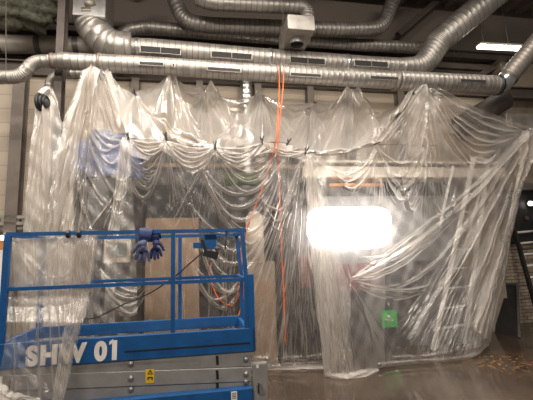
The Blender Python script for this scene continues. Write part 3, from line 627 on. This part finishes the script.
tag(obj('orange_rope', tube(nb(), smooth_line([PB(284,68,6.75), PB(282.5,95,6.5), PB(278,142,6.28), PB(279,180,6.66), PB(281,240,6.66), PB(284,300,6.66), PB(285.5,345,6.66)], 8), 0.010, 8), 'orange', None, True),
    'orange rope that hangs straight down through the plastic', 'rope')
tag(obj('orange_rope', tube(nb(), smooth_line([PB(212,262,6.8), PB(210,275,6.8), PB(217,296,6.8), PB(228,305,6.8), PB(236,300,6.8), PB(241,270,6.8), PB(246,235,6.8), PB(250,222,6.8)], 8), 0.008, 8), 'orange', None, True),
    'loop of orange rope behind the plastic, seen through the lift railing', 'rope')

# ------------------------------------------------------------------ behind the plastic
def abox(x0, y0, x1, y1, b, depth, bev=0.01):
    """box whose front face spans those photo corners at distance b"""
    p, q = PB(x0, y0, b), PB(x1, y1, b); return bbox(ab(p)[0], ab(q)[0], b, b + depth, q.z, p.z, bev)
# left machine
def span(x0, x1, y, b): return ab(PB(x0, y, b))[0], ab(PB(x1, y, b))[0]
a0, a1 = span(74, 143, 220, 7.3); zt = PB(110, 178, 7.3).z
t = thing('machine', 'dark grey machine under the blue tarpaulin with a small framed screen', 'machine', H((a0+a1)/2, 7.8, 0))
obj('body', bbox(a0, a1, 7.3, 8.15, 0.0, zt, 0.02), 'machine_dark', t)
f = obj('monitor', abox(104, 239.5, 130, 262.5, 7.22, 0.09, 0.012), 'cream', t); obj('screen', abox(108, 243, 126.5, 256.5, 7.205, 0.02, 0.004), 'screen', f)
obj('access_door', abox(80, 200, 98, 360, 7.28, 0.03, 0.004), 'machine', t)
# tarp
bm = nb(); bmesh.ops.create_icosphere(bm, subdivisions=5, radius=1.0); c = H((a0+a1)/2 - 0.20, 7.72, zt)
for v in bm.verts:
    n = v.co.copy(); f = 1 + .05*math.sin(9*n.x+4*n.z) + .045*math.sin(15*n.y-8*n.x) + .035*math.sin(21*n.z+11*n.x) + .02*math.sin(33*n.x-19*n.z)
    drop_ = 0.10 * math.sin(7*n.x + 2*n.y) if n.z < .2 else 0
    v.co = c + E1*(n.x*.60*(a1-a0)*f + .08*n.z) + E2*(math.copysign(abs(n.y)**.8, n.y)*.46*f) + Vector((0,0,max(0.014 + max(0, drop_), (n.z*.86 + .12)*f)))
tag(obj('blue_tarpaulin', bm, 'tarp', None, True), 'blue tarpaulin heaped over the machine top behind the left sheet', 'tarpaulin')
# wooden panel
t = thing('plywood_panel', 'tall brown plywood panel standing behind the lift railing and the plastic', 'panel', PZ(172, 360))
a0, a1 = span(145, 199, 270, 7.2)
obj('board', bbox(a0, a1, 7.2, 7.24, 0, PB(170, 218, 7.2).z, 0.003), 'plywood', t)
obj('batten', bbox(a0, a1, 7.24, 7.29, 1.0, 1.08, 0.003), 'plywood', t); obj('batten', bbox(a0+.02, a0+.09, 7.29, 7.34, 0, PB(170, 220, 7.2).z, 0.003), 'plywood', t)
# grey machine behind middle
a0, a1 = span(146, 222, 180, 7.6)
t = thing('machine', 'tall grey machine housing behind the plywood panel', 'machine', H((a0+a1)/2, 8, 0))
obj('body', bbox(a0, a1, 7.6, 8.05, 0, PB(190, 172, 7.6).z, 0.02), 'machine', t)
obj('cover', bbox(a0+.1, a1-.1, 7.58, 7.6, 1.2, PB(190, 185, 7.6).z, 0.004), 'machine_dark', t)
a0, a1 = span(140, 302, 170, 8.1)  # dark panel added for the shade inside the tent, hides the pale wall
t = thing('dark_backing', 'large dark panel put in for the dimness inside the tent behind the swags', 'machine', H((a0+a1)/2, 8.2, 0))
obj('body', bbox(a0, a1, 8.1, 8.25, 0, PB(230, 152, 8.1).z, 0.02), 'machine', t); obj('cross_rail', bbox(a0, a1, 8.07, 8.11, PB(230, 168, 8.1).z, PB(230, 164, 8.1).z, 0.005), 'tan', t)
a0, a1 = span(218, 262, 180, 7.5)
t = thing('hopper_machine', 'green topped machine behind the swags left of the orange ropes', 'machine', H((a0+a1)/2, 7.9, 0))
obj('body', bbox(a0, a1, 7.5, 8.05, 0, PB(240, 186, 7.5).z, 0.02), 'machine_dark', t)
z0, z1 = PB(240, 186, 7.5).z, PB(240, 172, 7.5).z; bm = nb(); tube(bm, [H(a0+.02, 7.8, (z0+z1)/2+.02), H(a1-.02, 7.8, (z0+z1)/2+.02)], 0.16, 20)
obj('tank', bm, 'green_paint', t, True)
a0, a1 = span(246, 276, 300, 7.1)
t = thing('cabinet', 'light brown cabinet behind the plastic right of the lift', 'cabinet', H((a0+a1)/2, 7.3, 0))
obj('body', bbox(a0, a1, 7.1, 7.6, 0, PB(262, 262, 7.1).z, 0.012), 'tan', t); obj('door', bbox(a0+.03, a1-.03, 7.08, 7.1, 0.12, PB(262, 279, 7.1).z, 0.005), 'plywood', t)
t = thing('crumple_cylinder', 'pale upright cylinder in place of a crumple in the plastic, above the brown cabinet', 'tank', H((a0+a1)/2, 7.3, PB(262, 262, 7.1).z))  # cylinder standing in for a whitish crumple of the plastic
zc = PB(262, 262, 7.1).z; cc = H((a0+a1)/2 - .05, 7.32, zc)
obj('shell', tube(nb(), [cc, cc + Vector((0,0,.85))], 0.17, 24), 'cream', t, True); obj('lid', tube(nb(), [cc + Vector((0,0,.85)), cc + Vector((0,0,.95))], [0.17, 0.08], 24), 'cream', t, True)
# dark machine right of rope
a0, a1 = span(278, 318, 300, 7.25)
t = thing('control_cabinet', 'dark control cabinet with red front piece behind the straight orange rope', 'cabinet', H((a0+a1)/2, 7.5, 0))
obj('body', bbox(a0, a1, 7.25, 8.0, 0, PB(300, 205, 7.25).z, 0.015), 'machine_dark', t)
obj('red_cover', abox(299, 256, 312, 288, 7.2, 0.05), 'red', t)
# right machine: steel housing with hood
a0, a1 = span(316, 462, 240, 7.55); ztop = PB(390, 196, 7.55).z
t = thing('oven_housing', 'wide stainless machine housing behind the largest sheet', 'machine', H((a0+a1)/2, 8, 0))
obj('front_panel', bbox(a0, a1, 7.55, 8.05, PB(390, 262, 7.55).z, ztop, 0.012), 'steel', t)
obj('lower_body', bbox(a0, a1, 7.6, 8.05, 0.0, PB(390, 262, 7.55).z, 0.012), 'machine', t)
obj('recess', bbox(a0-.1, a1+.3, 8.0, 8.2, ztop, PB(390, 178, 7.55).z, 0.01), 'machine_dark', t)
obj('red_panel', abox(334, 264, 382, 290, 7.52, 0.05), 'red', t)
a0h, a1h = span(303, 506, 170, 7.5)
t2 = thing('hood_beam', 'long cream beam running level behind the largest sheet', 'beam', H((a0h+a1h)/2, 7.6, PB(400, 178, 7.5).z))
obj('front', bbox(a0h, a1h, 7.5, 7.6, PB(400, 177, 7.5).z, PB(400, 167, 7.5).z, 0.005), 'cream', t2)
obj('top_flange', bbox(a0h, a1h, 7.48, 8.1, PB(400, 163, 7.5).z, PB(400, 161, 7.5).z, 0.004), 'cream', t2)
for i, (y, x0, x1, lab) in enumerate(((177.5, 330, 386, 'upper orange steel bar in the dark recess behind the largest sheet'), (184.5, 330, 384, 'lower orange steel bar in the dark recess behind the largest sheet'))):
    tag(obj('orange_bar', abox(x0, y-1.3, x1, y+1.3, 7.62, 0.06, 0.004), 'orange_beam'), lab, 'bar')
# green sign
t = thing('green_sign', 'small square green sign with a pale mark, low behind the largest sheet', 'sign', PB(390, 326, 7.5))
s = obj('plate', abox(381.5, 311, 398, 327, 7.52, 0.02, 0.003), 'green', t)
bm = nb(); tube(bm, [PB(389, 317, 7.515), PB(389.5, 316.9, 7.50)], 0.035, 14); bar(bm, PB(385, 319.5, 7.51), PB(393.5, 320.5, 7.51), 0.012, 0.03); obj('mark', bm, 'paper', s)
# glowing panel added in place of a glare reflected on the sheet
def lens(x0, y0, x1, y1, b):
    bm = nb(); rows = []
    for dep, k in ((0.0, .94), (.02, 1.0), (.05, 1.0)):
        ring = []
        for i in range(48):
            g = 2*math.pi*i/48; cx, sy = math.cos(g), math.sin(g); ex = .38
            ring.append(bm.verts.new(PB((x0+x1)/2 + (x1-x0)/2*k*math.copysign(abs(cx)**ex, cx), (y0+y1)/2 + (y1-y0)/2*k*math.copysign(abs(sy)**ex, sy), b + dep)))
        rows.append(ring)
    for r0_, r1_ in zip(rows, rows[1:]):
        for i in range(48): bm.faces.new((r0_[i], r0_[(i+1) % 48], r1_[(i+1) % 48], r1_[i]))
    bm.faces.new(rows[0]); bm.faces.new(rows[-1]); return bm
t = thing('glare_panel', 'wide white glowing panel, added for a reflected glare, behind the largest sheet', 'lamp', PB(350, 252, 7.0))
obj('glow_face', lens(309, 207, 391, 248, 7.0), 'glare_glow', t); obj('casing', abox(316, 213, 384, 241, 7.05, 0.09, 0.02), 'machine', t)
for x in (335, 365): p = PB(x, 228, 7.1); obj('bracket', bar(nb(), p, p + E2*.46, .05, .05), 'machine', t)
# stepladder
t = thing('stepladder', 'white stepladder standing open behind the right part of the sheeting', 'ladder', PZ(445, 345))
def rail(b, pts, w): return bar(nb(), PB(*pts[0], b[0]), PB(*pts[1], b[1]), w, w*1.4)
FR = ((474, 158), (433, 350)); FR2 = ((488, 162), (464, 344)); RR_ = ((453, 166), (414, 342))
def on(l, f, b0, b1): return PB(l[0][0]+(l[1][0]-l[0][0])*f, l[0][1]+(l[1][1]-l[0][1])*f, b0+(b1-b0)*f)
def drop(p): p.z = max(p.z, 0.02); return p
obj('rail', bar(nb(), on(FR,0,7.15,6.9), PZ(433,350,0.02), 0.05, 0.07), 'white', t); obj('rail', bar(nb(), on(FR2,0,7.4,7.2), PZ(464,344,0.02), 0.05, 0.07), 'white', t)
pz1, pz2 = PZ(433,350,0.02), PZ(464,344,0.02)
for i in range(9):
    f = .1 + i*.1; p = on(FR,0,7.15,6.9).lerp(pz1, f); q_ = on(FR2,0,7.4,7.2).lerp(pz2, f)
    obj('tread', bar(nb(), p, q_, 0.09, 0.025), 'white', t)
obj('rear_leg', bar(nb(), on(RR_,0,7.4,7.2), PZ(414,342,0.02), 0.035, 0.05), 'white', t); pp = PZ(440, 338, 0.02)
obj('rear_leg', bar(nb(), on(FR2,0,7.42,7.3), pp, 0.035, 0.05), 'white', t)
obj('top_cap', bar(nb(), on(FR,0,7.15,7), on(FR2,0,7.4,7.2), 0.16, 0.05), 'white', t)

# ------------------------------------------------------------------ left and right background
# hose reel
c = PB(43, 102, 6.86)
t = thing('hose_reel', 'black hose reel wrapped in plastic below the small pipe elbow', 'reel', c)
bm = nb(); nrm = (E1 * .95 - E2 * .3).normalized(); u = Vector((0,0,1)); v2 = nrm.cross(u)
for k2, rr in enumerate((0.10, 0.085, 0.065)):
    pts = [c + nrm*(0.05*(k2-1)) + (u*math.cos(R(a*12))*1.3 + v2*math.sin(R(a*12))) * rr for a in range(31)]; tube(bm, pts, 0.03, 8)
obj('hose', bm, 'black', t, True); obj('hub', tube(nb(), [c - nrm*.07, c + nrm*.07], 0.06, 16), 'machine', t, True)
obj('bracket', bar(nb(), c + u*.1, PB(49, 90, 6.95), 0.04, 0.04), 'galv_dark', t)
# cable tray at far left
t = thing('cable_tray', 'steel cable tray along the wall at far left', 'cable tray', PB(0, 222, 8.1))
obj('rail', bar(nb(), PB(-25, 217, 8.1), PB(30, 217, 8.1), 0.04, 0.06), 'galv', t); obj('rail', bar(nb(), PB(-25, 223.5, 8.1), PB(30, 223.5, 8.1), 0.04, 0.06), 'galv', t)
for i in range(8): x = -18 + i*6; obj('cross_bar', bar(nb(), PB(x, 217, 8.12), PB(x, 223.5, 8.12), 0.03, 0.02), 'galv_dark', t)
tag(obj('pipe', tube(nb(), [PB(-25, 229, 8.2), PB(35, 228.5, 8.2)], 0.07, 12), 'galv', None, True), 'horizontal pipe under the cable tray at far left', 'pipe')
t = thing('wall_lamp', 'small lit lamp at the far left edge above the white board', 'lamp', PB(3, 242, 8.0))
obj('bulb', abox(0, 235.5, 6, 240, 8.0, 0.06, 0.02), 'lamp', t); obj('holder', abox(-1, 240, 5, 250, 8.0, 0.08, 0.01), 'orange_beam', t)
t = thing('white_board', 'white board standing at the far left edge behind the lift', 'board', PZ(2, 345))
q0, q1 = span(-16, 6, 300, 5.9); obj('panel', bbox(q0, q1, 5.9, 5.94, 0.1, PB(2, 250, 5.9).z, 0.004), 'paper', t); obj('foot', bbox(q0, q1, 5.8, 6.04, 0, 0.1, 0.004), 'galv_dark', t)
# right: cabinet at hook, lamp, ladder, dark door
t = thing('junction_box', 'grey metal box at the right edge that the sheeting is hooked to', 'box', PB(522, 131, 7.5))
obj('casing', abox(506, 113, 545, 130.5, 7.4, 0.35, 0.01), 'galv', t); obj('lid', abox(511, 117, 527, 128.5, 7.37, 0.03, 0.005), 'galv_dark', t); obj('hook', bar(nb(), PB(521, 130.5, 7.2), PB(536, 131, 7.2), 0.03, 0.04), 'black', t)
t = thing('wide_pipe', 'fat dark pipe slanting under the right end of the slotted duct', 'pipe', PB(470, 118, 8.3))
obj('shell', tube(nb(), [PB(458, 128, 7.98), PB(505, 99, 7.75)], 0.25, 24), 'post', t, True)
t = thing('wall_light', 'small round lit lamp in the dark niche at right', 'lamp', PB(531, 206, 8.8))
obj('bulb', tube(nb(), [PB(530.5, 203.5, 8.85), PB(530.5, 203.5, 8.75)], 0.055, 16), 'lamp', t); obj('rim', tube(nb(), [PB(530.5, 203.5, 8.88), PB(530.5, 203.5, 8.8)], 0.085, 16), 'machine', t)
tag(obj('red_button', tube(nb(), [PB(527, 218, 8.88), PB(527, 218, 8.8)], 0.05, 14), 'red'), 'small red button in the dark niche at right', 'button')
t = thing('leaning_ladder', 'dark ladder with bright rungs leaning on the brick wall at right', 'ladder', PZ(530, 335))
l0, l1, r0, r1 = PB(512, 222, 8.7), PB(540, 322, 8.3), PB(534, 220, 8.7), PB(562, 319, 8.3)
obj('rail', bar(nb(), l0, l1, 0.07, 0.09), 'machine_dark', t); obj('rail', bar(nb(), r0, r1, 0.07, 0.09), 'machine_dark', t)
for i in range(8): f = .115 + i*.115; obj('rung', tube(nb(), [l0.lerp(l1, f), r0.lerp(r1, f)], 0.028, 10), 'white', t, True)
t = thing('steel_door_leaf', 'dark steel door leaf leaning against the foot of the brick wall', 'door leaf', PZ(508, 338))
d0, d1, d2, d3 = PZ(497, 333), PZ(519, 338), PB(517, 284, 8.5), PB(501, 284, 8.5); dn = E2 * .06
bm = nb(); hexa(bm, [d0, d1, d1 + dn, d0 + dn, d3, d2, d2 + dn, d3 + dn]); obj('panel', bm, 'machine_dark', t)
obj('edge_frame', bar(nb(), d1 - dn*.2, d2 - dn*.2, 0.05, 0.05), 'machine', t); obj('edge_frame', bar(nb(), d3 - dn*.2, d2 - dn*.2, 0.05, 0.05), 'machine', t)

# ------------------------------------------------------------------ the scissor lift
LB0, LB1 = 4.09, 4.97
la0 = ab(PB(8, 237, LB0))[0]; la1 = ab(PB(246, 230.5, LB0))[0]; ZT = PB(125, 232.3, LB0).z; ZM = PB(125, 284.5, LB0).z
z_of = lambda x, y, b=LB0: PB(x, y, b).z
ax = lambda x, y=280, b=LB0: ab(PB(x, y, b))[0]
t = thing('scissor_lift', 'blue scissor lift platform lettered SHW 01 with railings and folded grey arms', 'lift', H((la0+la1)/2, (LB0+LB1)/2, 0))
def rbar(p, q, s=0.036): return bar(nb(), p, q, s, s)
PT = z_of(125, 335.5)              # deck side panel top
PBm = z_of(125, 360)
for b in (LB0, LB1):
    obj('top_rail', bar(nb(), H(la0, b, ZT), H(la1 - .02, b, ZT), 0.036, 0.036), 'blue', t)
    obj('middle_rail', bar(nb(), H(la0, b, ZM), H(la1, b, ZM), 0.034, 0.034), 'blue', t)
for a in (la0, la1 - .02):
    obj('end_rail', bar(nb(), H(a, LB0, ZT), H(a, LB1, ZT), 0.04, 0.045), 'blue', t); obj('end_rail', bar(nb(), H(a, LB0, ZM), H(a, LB1, ZM), 0.036, 0.04), 'blue', t)
for a, b, zz in ((la0, LB0, ZT), (la0, LB1, ZT), (ax(173), LB0, ZT), (ax(180, 280, LB1), LB1, ZT)):
    obj('post', bar(nb(), H(a, b, PT-.05), H(a, b, zz), 0.055 if a == la0 else 0.042, 0.042), 'blue', t)
for (x0, y0, x1, y1, x2, y2, b) in ((242, 231, 246, 277, 246.5, 330, LB0), (236.5, 236, 241.5, 275, 242, 326, LB1)):
    q0, q1, q2 = PB(x0, y0, b), PB(x1, y1, b), PB(x2, y2, b)
    bm = nb(); bar(bm, q0, q1, .04, .045, E2); bar(bm, q1, q2, .04, .045, E2); obj('post', bm, 'blue', t)
obj('corner_post', bbox(ax(247), ax(253.5), LB0-.03, LB0+.05, PBm, z_of(250, 274), .006), 'blue', t)
la1b = ax(253.5)
pnl = obj('deck_side_panel', bbox(la0-.04, la1b, LB0-.03, LB0+.02, PBm, PT, .006), 'blue', t)
obj('slot', bbox(ax(127), ax(248), LB0-.034, LB0-.028, z_of(186, 347.6), z_of(186, 346.0), 0), 'black', pnl)
obj('rear_toe_board', bbox(la0, la1, LB1-.02, LB1+.02, PBm+.1, z_of(220, 316.5, LB1), .006), 'blue', t)
obj('end_toe_board', bbox(la1-.02, la1+.02, LB0, LB1, PBm, PT-.02, .004), 'blue', t); obj('end_toe_board', bbox(la0-.03, la0+.01, LB0, LB1, PBm, PT, .004), 'blue', t)
obj('deck', bbox(la0, la1, LB0, LB1, PBm+.02, PBm+.08, .004), 'lift_grey', t)
obj('lower_frame', bbox(la0-.02, la1b-.01, LB0-.01, LB0+.02, PBm-.06, PBm, .004), 'lift_grey', t)
# folded arms
def arm(x0, y0, x1, y1, h, b, m='lift_grey'):
    p, q = PB(x0, y0, b), PB(x1, y1, b); s = bar(nb(), p, q, 0.06, h); bmesh.ops.bevel(s, geom=s.edges[:], offset=.005, segments=1, affect='EDGES'); return s
for y0, y1, dz, b in ((368, 359, .13, LB0+.02), (382.5, 373.5, .135, LB0-.0), (397, 381, .13, LB0+.015), (414, 396, .13, LB0+.03)):
    o = obj('scissor_arm', arm(12, y0, 251, y1, dz, b), 'lift_grey', t)
    for x in (131, 246):
        yy = y0 + (y1-y0)*(x-12)/239; c = PB(x, yy, b - .03); obj('pivot_pin', tube(nb(), [c, c - E2*.025], [.028, .02], 14), 'bolt', o, True)
    x = 217; yy = y0 + (y1-y0)*(x-12)/239; p = PB(x, yy-4.5, b-.032); q = PB(x+.6, yy+4.5, b-.032); obj('arm_gap', bar(nb(), p, q, .025, .006), 'black', o)
s = obj('warning_sticker', bbox(ax(146, 375), ax(154.5, 375), LB0-.036, LB0-.031, z_of(150, 382), z_of(150, 368.5), 0), 'yellow', t)
bm = nb(); p = PB(150.2, 370, LB0-.037); q = PB(147.8, 374, LB0-.037); r_ = PB(152.6, 374, LB0-.037)
for u_, w_ in ((p, q), (q, r_), (r_, p)): bar(bm, u_, w_, .003, .007)
bar(bm, PB(150.2, 371.5, LB0-.037), PB(150.2, 373, LB0-.037), .003, .008); bar(bm, PB(147.5, 377.5, LB0-.037), PB(152.8, 377.5, LB0-.037), .003, .010); bar(bm, PB(147.3, 379, LB0-.037), PB(149, 379, LB0-.037), .003, .01); bar(bm, PB(151.3, 379, LB0-.037), PB(153, 379, LB0-.037), .003, .01)
obj('warning_mark', bm, 'black', s)
ctop = z_of(220, 387.2)
ch = obj('chassis', bbox(la0+.05, ax(251.5, 390), LB0-.10, LB1+.05, .14, ctop, .01), 'blue', t)
s = obj('white_label', bbox(ax(231, 392, LB0-.1), ax(237, 392, LB0-.1), LB0-.106, LB0-.099, z_of(234, 401, LB0-.1), z_of(234, 391.5, LB0-.1), 0), 'paper', ch)
bm = nb()
for i in range(4): zz = z_of(234, 393.2+i*1.6, LB0-.107); box(bm, ax(232, 392, LB0-.1), ax(236, 392, LB0-.1), LB0-.108, LB0-.1055, zz-.004, zz+.001)
obj('label_print', bm, 'black', s)
obj('corner_plate', bbox(ax(252, 380), ax(267, 380), LB0-.05, LB0-.01, .1, z_of(258, 361), .02), 'lift_grey', t)
pc = PB(257.5, 366.5, LB0-.052); obj('plate_label', bar(nb(), pc - E1*.012, pc + E1*.012, .004, .03), 'paper', t)
pc = PB(260.5, 390, LB0-.052); obj('latch', bar(nb(), PB(259, 384, LB0-.055), PB(263, 394, LB0-.055), .02, .05), 'bolt', t); obj('latch_slot', bar(nb(), PB(258.5, 383, LB0-.052), PB(258.5, 393, LB0-.052), .012, .03), 'black', t)
for a in (la0+.3, la1-.25):
    for b in (LB0-.02, LB1-.02):
        w = obj('wheel', tube(nb(), [H(a, b-.06, .19), H(a, b+.08, .19)], .19, 24), 'machine_dark', t, True); obj('hub', tube(nb(), [H(a, b-.07, .19), H(a, b-.055, .19)], .08, 16), 'bolt', w, True)
# lettering
def text_mesh(s, size, off, m, parent, name, a, b, z, sx, ext=0.002, rot=0.0):
    cu = bpy.data.curves.new(name, 'FONT'); cu.body = s; cu.space_word = .8; cu.size = size; cu.offset = off; cu.extrude = ext; cu.space_character = 1.2
    tmp = bpy.data.objects.new('tmp', cu); COL.objects.link(tmp); dg = bpy.context.evaluated_depsgraph_get(); dg.update()
    me = bpy.data.meshes.new_from_object(tmp.evaluated_get(dg)); bpy.data.objects.remove(tmp)
    X = Matrix((( E1.x*sx, 0, -E2.x, 0), (E1.y*sx, 0, -E2.y, 0), (0, 1, 0, 0), (0, 0, 0, 1)))
    me.transform(Matrix.Translation(H(a, b, z)) @ X); me.materials.clear()
    o = link_mesh(name, me, m, parent, False); return o
tz = z_of(70, 361.0); hgt = z_of(70, 343.5) - tz
o = text_mesh('SHW 01', hgt / 0.70, 0.013, 'letter', pnl, 'lettering', ax(28, 355), LB0 - .036, tz, 1.0)
xs = [v.co.x for v in o.data.vertices]
wd = max(xs) - min(xs); want = ax(118, 355) - ax(28, 355); x0 = min(xs)
for v in o.data.vertices: v.co.x = x0 + (v.co.x - x0) * want / wd
bm = nb(); fb = Vector(E2) * .004; q = [PB(x, y, LB0 - .038) for x, y in ((109.3, 341.6), (113.2, 338.9), (113.2, 342.6), (109.3, 345.0))]
hexa(bm, [p - fb * 0 for p in q] + [p + fb for p in q]); obj('lettering', bm, 'letter', pnl)
# control box hanging on the rail
t = thing('control_box', 'blue control panel with black joystick unit hung on the lift railing', 'control box', PB(211, 260, LB0+.1))
obj('back_plate', abox(204.5, 234, 217, 249, LB0+.09, 0.03, .004), 'blue', t); obj('side_plate', abox(193, 242.5, 205, 248, LB0+.10, 0.03, .004), 'blue', t)
bm = nb(); p = [PB(202, 255.5, LB0+.05), PB(217, 260, LB0+.05), PB(219, 252, LB0+.05), PB(205, 250.5, LB0+.05)]; hexa(bm, [p[0], p[1], p[1]+E2*.14, p[0]+E2*.14, p[3], p[2], p[2]+E2*.14, p[3]+E2*.14]); obj('joystick_unit', bm, 'black', t)
pc = PB(217, 250, LB0+.06); obj('red_button', tube(nb(), [pc, pc + Vector((0,0,.03))], .02, 12), 'red', t, True)
obj('bracket', bar(nb(), PB(202, 240, LB0+.08), PB(206, 252, LB0+.08), .02, .03), 'black', t)
tag(obj('control_cable', tube(nb(), smooth_line([PB(203, 252, LB0+.12), PB(188, 265, LB0+.15), PB(174, 277, LB0+.2), PB(150, 293, LB0+.3), PB(120, 306, LB0+.45), PB(98, 317, LB0+.6), PB(84, 319.5, LB0+.65)], 8), .007, 8), 'black', None, True), 'black coiled cable sagging from the control box down to the deck', 'cable')
tag(obj('hanging_strap', bar(nb(), PB(226.5, 230, LB0-.03), PB(225.5, 249, LB0-.03), .012, .02), 'black'), 'short black strap hanging on the top rail right of the control box', 'strap')
for x, lab in ((68, 'black tie on the top rail at left'), (79, 'black tie on the top rail, right of another')):
    p = PB(x, 234.2 - (x-68)*.03, LB0); tag(obj('cable_tie', tube(nb(), [p - E1*.012, p + E1*.018], .04, 10), 'black'), lab, 'tie')
# gloves
def glove(name, label, px, b, m, flip, scale, py, ang, spread):
    t = thing(name, label, 'glove', PB(px, 262, b), 'blue work gloves on the railing')
    base = PB(px, py, b); S = scale
    def W_(x, z, y):
        c, s_ = math.cos(ang), math.sin(ang); x2, z2 = x*c - z*s_, x*s_ + z*c
        return base + E1*(x2*S*flip) + Vector((0,0,z2*S)) + E2*(y*S)
    # hand: a flattened palm with five fingers growing out of it
    bm = nb(); lay = bm.verts.layers.skin.verify()
    def vt(x, z, y, r, fl=.6):
        v = bm.verts.new(W_(x, z, y)); v[lay].radius = (r*S, r*S*fl); return v
    wr = vt(0, -.055, -.03, .040); wr[lay].use_root = True; pm = vt(0, -.10, -.033, .046, .45); kn = vt(0, -.135, -.033, .046, .42)
    for e in ((wr, pm), (pm, kn)): bm.edges.new(e)
    for x, l, y in ((-.036, .075, .006), (-.012, .092, -.004), (.013, .088, -.006), (.036, .068, .002)):
        k0 = vt(x, -.155, -.034, .0165, .9); k1 = vt(x*(1+.25*spread), -.155-l*.5, -.038+y, .0155, .9); k2 = vt(x*(1+.55*spread), -.155-l, -.03+y, .0125, .9)
        for e in ((kn, k0), (k0, k1), (k1, k2)): bm.edges.new(e)
    th0 = vt(.046, -.10, -.034, .02, .8); th1 = vt(.066, -.14, -.04, .0165, .9); th2 = vt(.074, -.175, -.038, .013, .9)
    for e in ((pm, th0), (th0, th1), (th1, th2)): bm.edges.new(e)
    me = bpy.data.meshes.new('tmp'); bm.to_mesh(me); bm.free(); o = bpy.data.objects.new('tmp', me); COL.objects.link(o)
    o.modifiers.new('skin', 'SKIN'); sm = o.modifiers.new('sub', 'SUBSURF'); sm.levels = 2; sm.render_levels = 2
    dg = bpy.context.evaluated_depsgraph_get(); dg.update(); me2 = bpy.data.meshes.new_from_object(o.evaluated_get(dg)); bpy.data.objects.remove(o)
    me2.materials.clear(); link_mesh('hand', me2, m, t, True)
    # cuff: a flat sleeve laid over the rail
    cf = nb(); prof = [(.06, -.05), (.045, .01), (.02, .034), (-.012, .034), (-.036, .008), (-.036, -.03), (-.034, -.075)]
    wd = [.055, .056, .054, .052, .050, .046, .042]; rows = []
    for (y, z), w in zip(prof, wd):
        rows.append([cf.verts.new(W_(w*math.cos(q), z, y) + (E2*math.cos(0)*0)) for q in np.linspace(math.pi, 0, 9)])
    for r0_, r1_ in zip(rows, rows[1:]):
        for q in range(8): cf.faces.new((r0_[q], r0_[q+1], r1_[q+1], r1_[q]))
    bmesh.ops.recalc_face_normals(cf, faces=cf.faces); bmesh.ops.solidify(cf, geom=cf.faces[:], thickness=.012*S)
    obj('cuff', cf, 'glove', t, True)
    return t
glove('work_glove', 'blue work glove with paler fingers spread, hanging in front over the top rail', 146, LB0-.01, 'glove_grey', -1, 1.25, 232.5, .10, 1.0)
glove('work_glove', 'dark blue work glove behind the pale fingered one, hanging to its right', 154, LB0+.035, 'glove', 1, 1.1, 233.5, .12, .6)
# plastic on the lift
F = [([(x0,238),(x0+dx*.4,300),(x0+dx,398)],1.4,2.2,.022*RNG.uniform(.6,1.4),dict(fade0=.05,fade1=.0)) for x0, dx in ((14,3),(24,6),(36,6),(47,8),(58,4),(66,-2),(72,-4),(80,-8),(88,-14),(93,-18))] + []
F += [([(94-i*2,236),(86-i*2.2,300),(72-i*2,398)],1.1,1.5,.09,dict(fade1=0,fade0=.05)) for i in range(8)]
def lift_b(px, py): return LB0 + .07 - .17 * np.clip((py - 296) / 26, 0, 1) ** 1 - .10 * np.clip((py - 340) / 60, 0, 1)
sheet('plastic_sheet', 'plastic sheet draped over the left end of the lift railing, partly across its lettering', 'film_clear',
      [(11,238),(50,236.5),(99,234)], [(-6,402),(20,400),(45,398),(64,402)], [(11,238),(9,290),(4,350),(-6,402)], [(99,234),(92,290),(78,345),(64,402)], [(0,4),(1,4)], [(0,4),(1,4)], F, 110, 190, wob=.004, bfun=lift_b)
F = swag((14,240),(92,236),[40,52],3,.02) + [([(x,238),(x-3,270),(x-4,304)],1.5,2,.02,dict(fade1=0)) for x in (58,64,71,77,84,90,94)] + fan((60,236),[(30,290),(50,305),(70,300),(84,292)],8,1.2,2,.03)
sheet('plastic_sheet', 'folded double layer of plastic tied inside the lift railing at its left end', 'film_fold',
      [(12,239),(50,237.5),(97,235)], [(14,288),(30,304),(52,309),(88,300)], [(12,239),(13,262),(14,286)], [(97,235),(92,265),(86,297)], [(0,4.2),(100,4.2)], [(0,4.19),(100,4.19)], F, 100, 70, wob=.006)
F = [([(77+i*2.5,236),(74+i*1.9+RNG.normal(0,.7),295),(62+i*1.4,345),(55+i*1.2,402)],1.1,1.6,.06,dict(fade0=.05,fade1=0)) for i in range(9)]
sheet('plastic_strip', 'gathered trailing edge of plastic hanging down the lift side across the letters', 'film_mid',
      [(76,236),(98,234)], [(54,402),(65,402)], [(76,236),(74,290),(63,342),(54,402)], [(98,234),(91,290),(75,342),(65,402)], [(0,4),(1,4)], [(0,4),(1,4)], F, 44, 190, wob=.008, bfun=lambda x, y: lift_b(x, y) - .03)
F = [([(RNG.uniform(-8,40),RNG.uniform(384,402)),(RNG.uniform(-8,40),RNG.uniform(384,402))],1.6,2.6,.05,{}) for i in range(16)]
sheet('plastic_strip', 'crumpled bunch of plastic at the bottom left corner in front of the lift', 'film_mid',
      [(-8,382),(6,385),(20,391),(40,399)], [(-8,410),(44,410)], [(-8,382),(-8,410)], [(40,399),(44,410)], [(0,3.86),(1,3.86)], [(0,3.8),(1,3.8)], F, 60, 40)
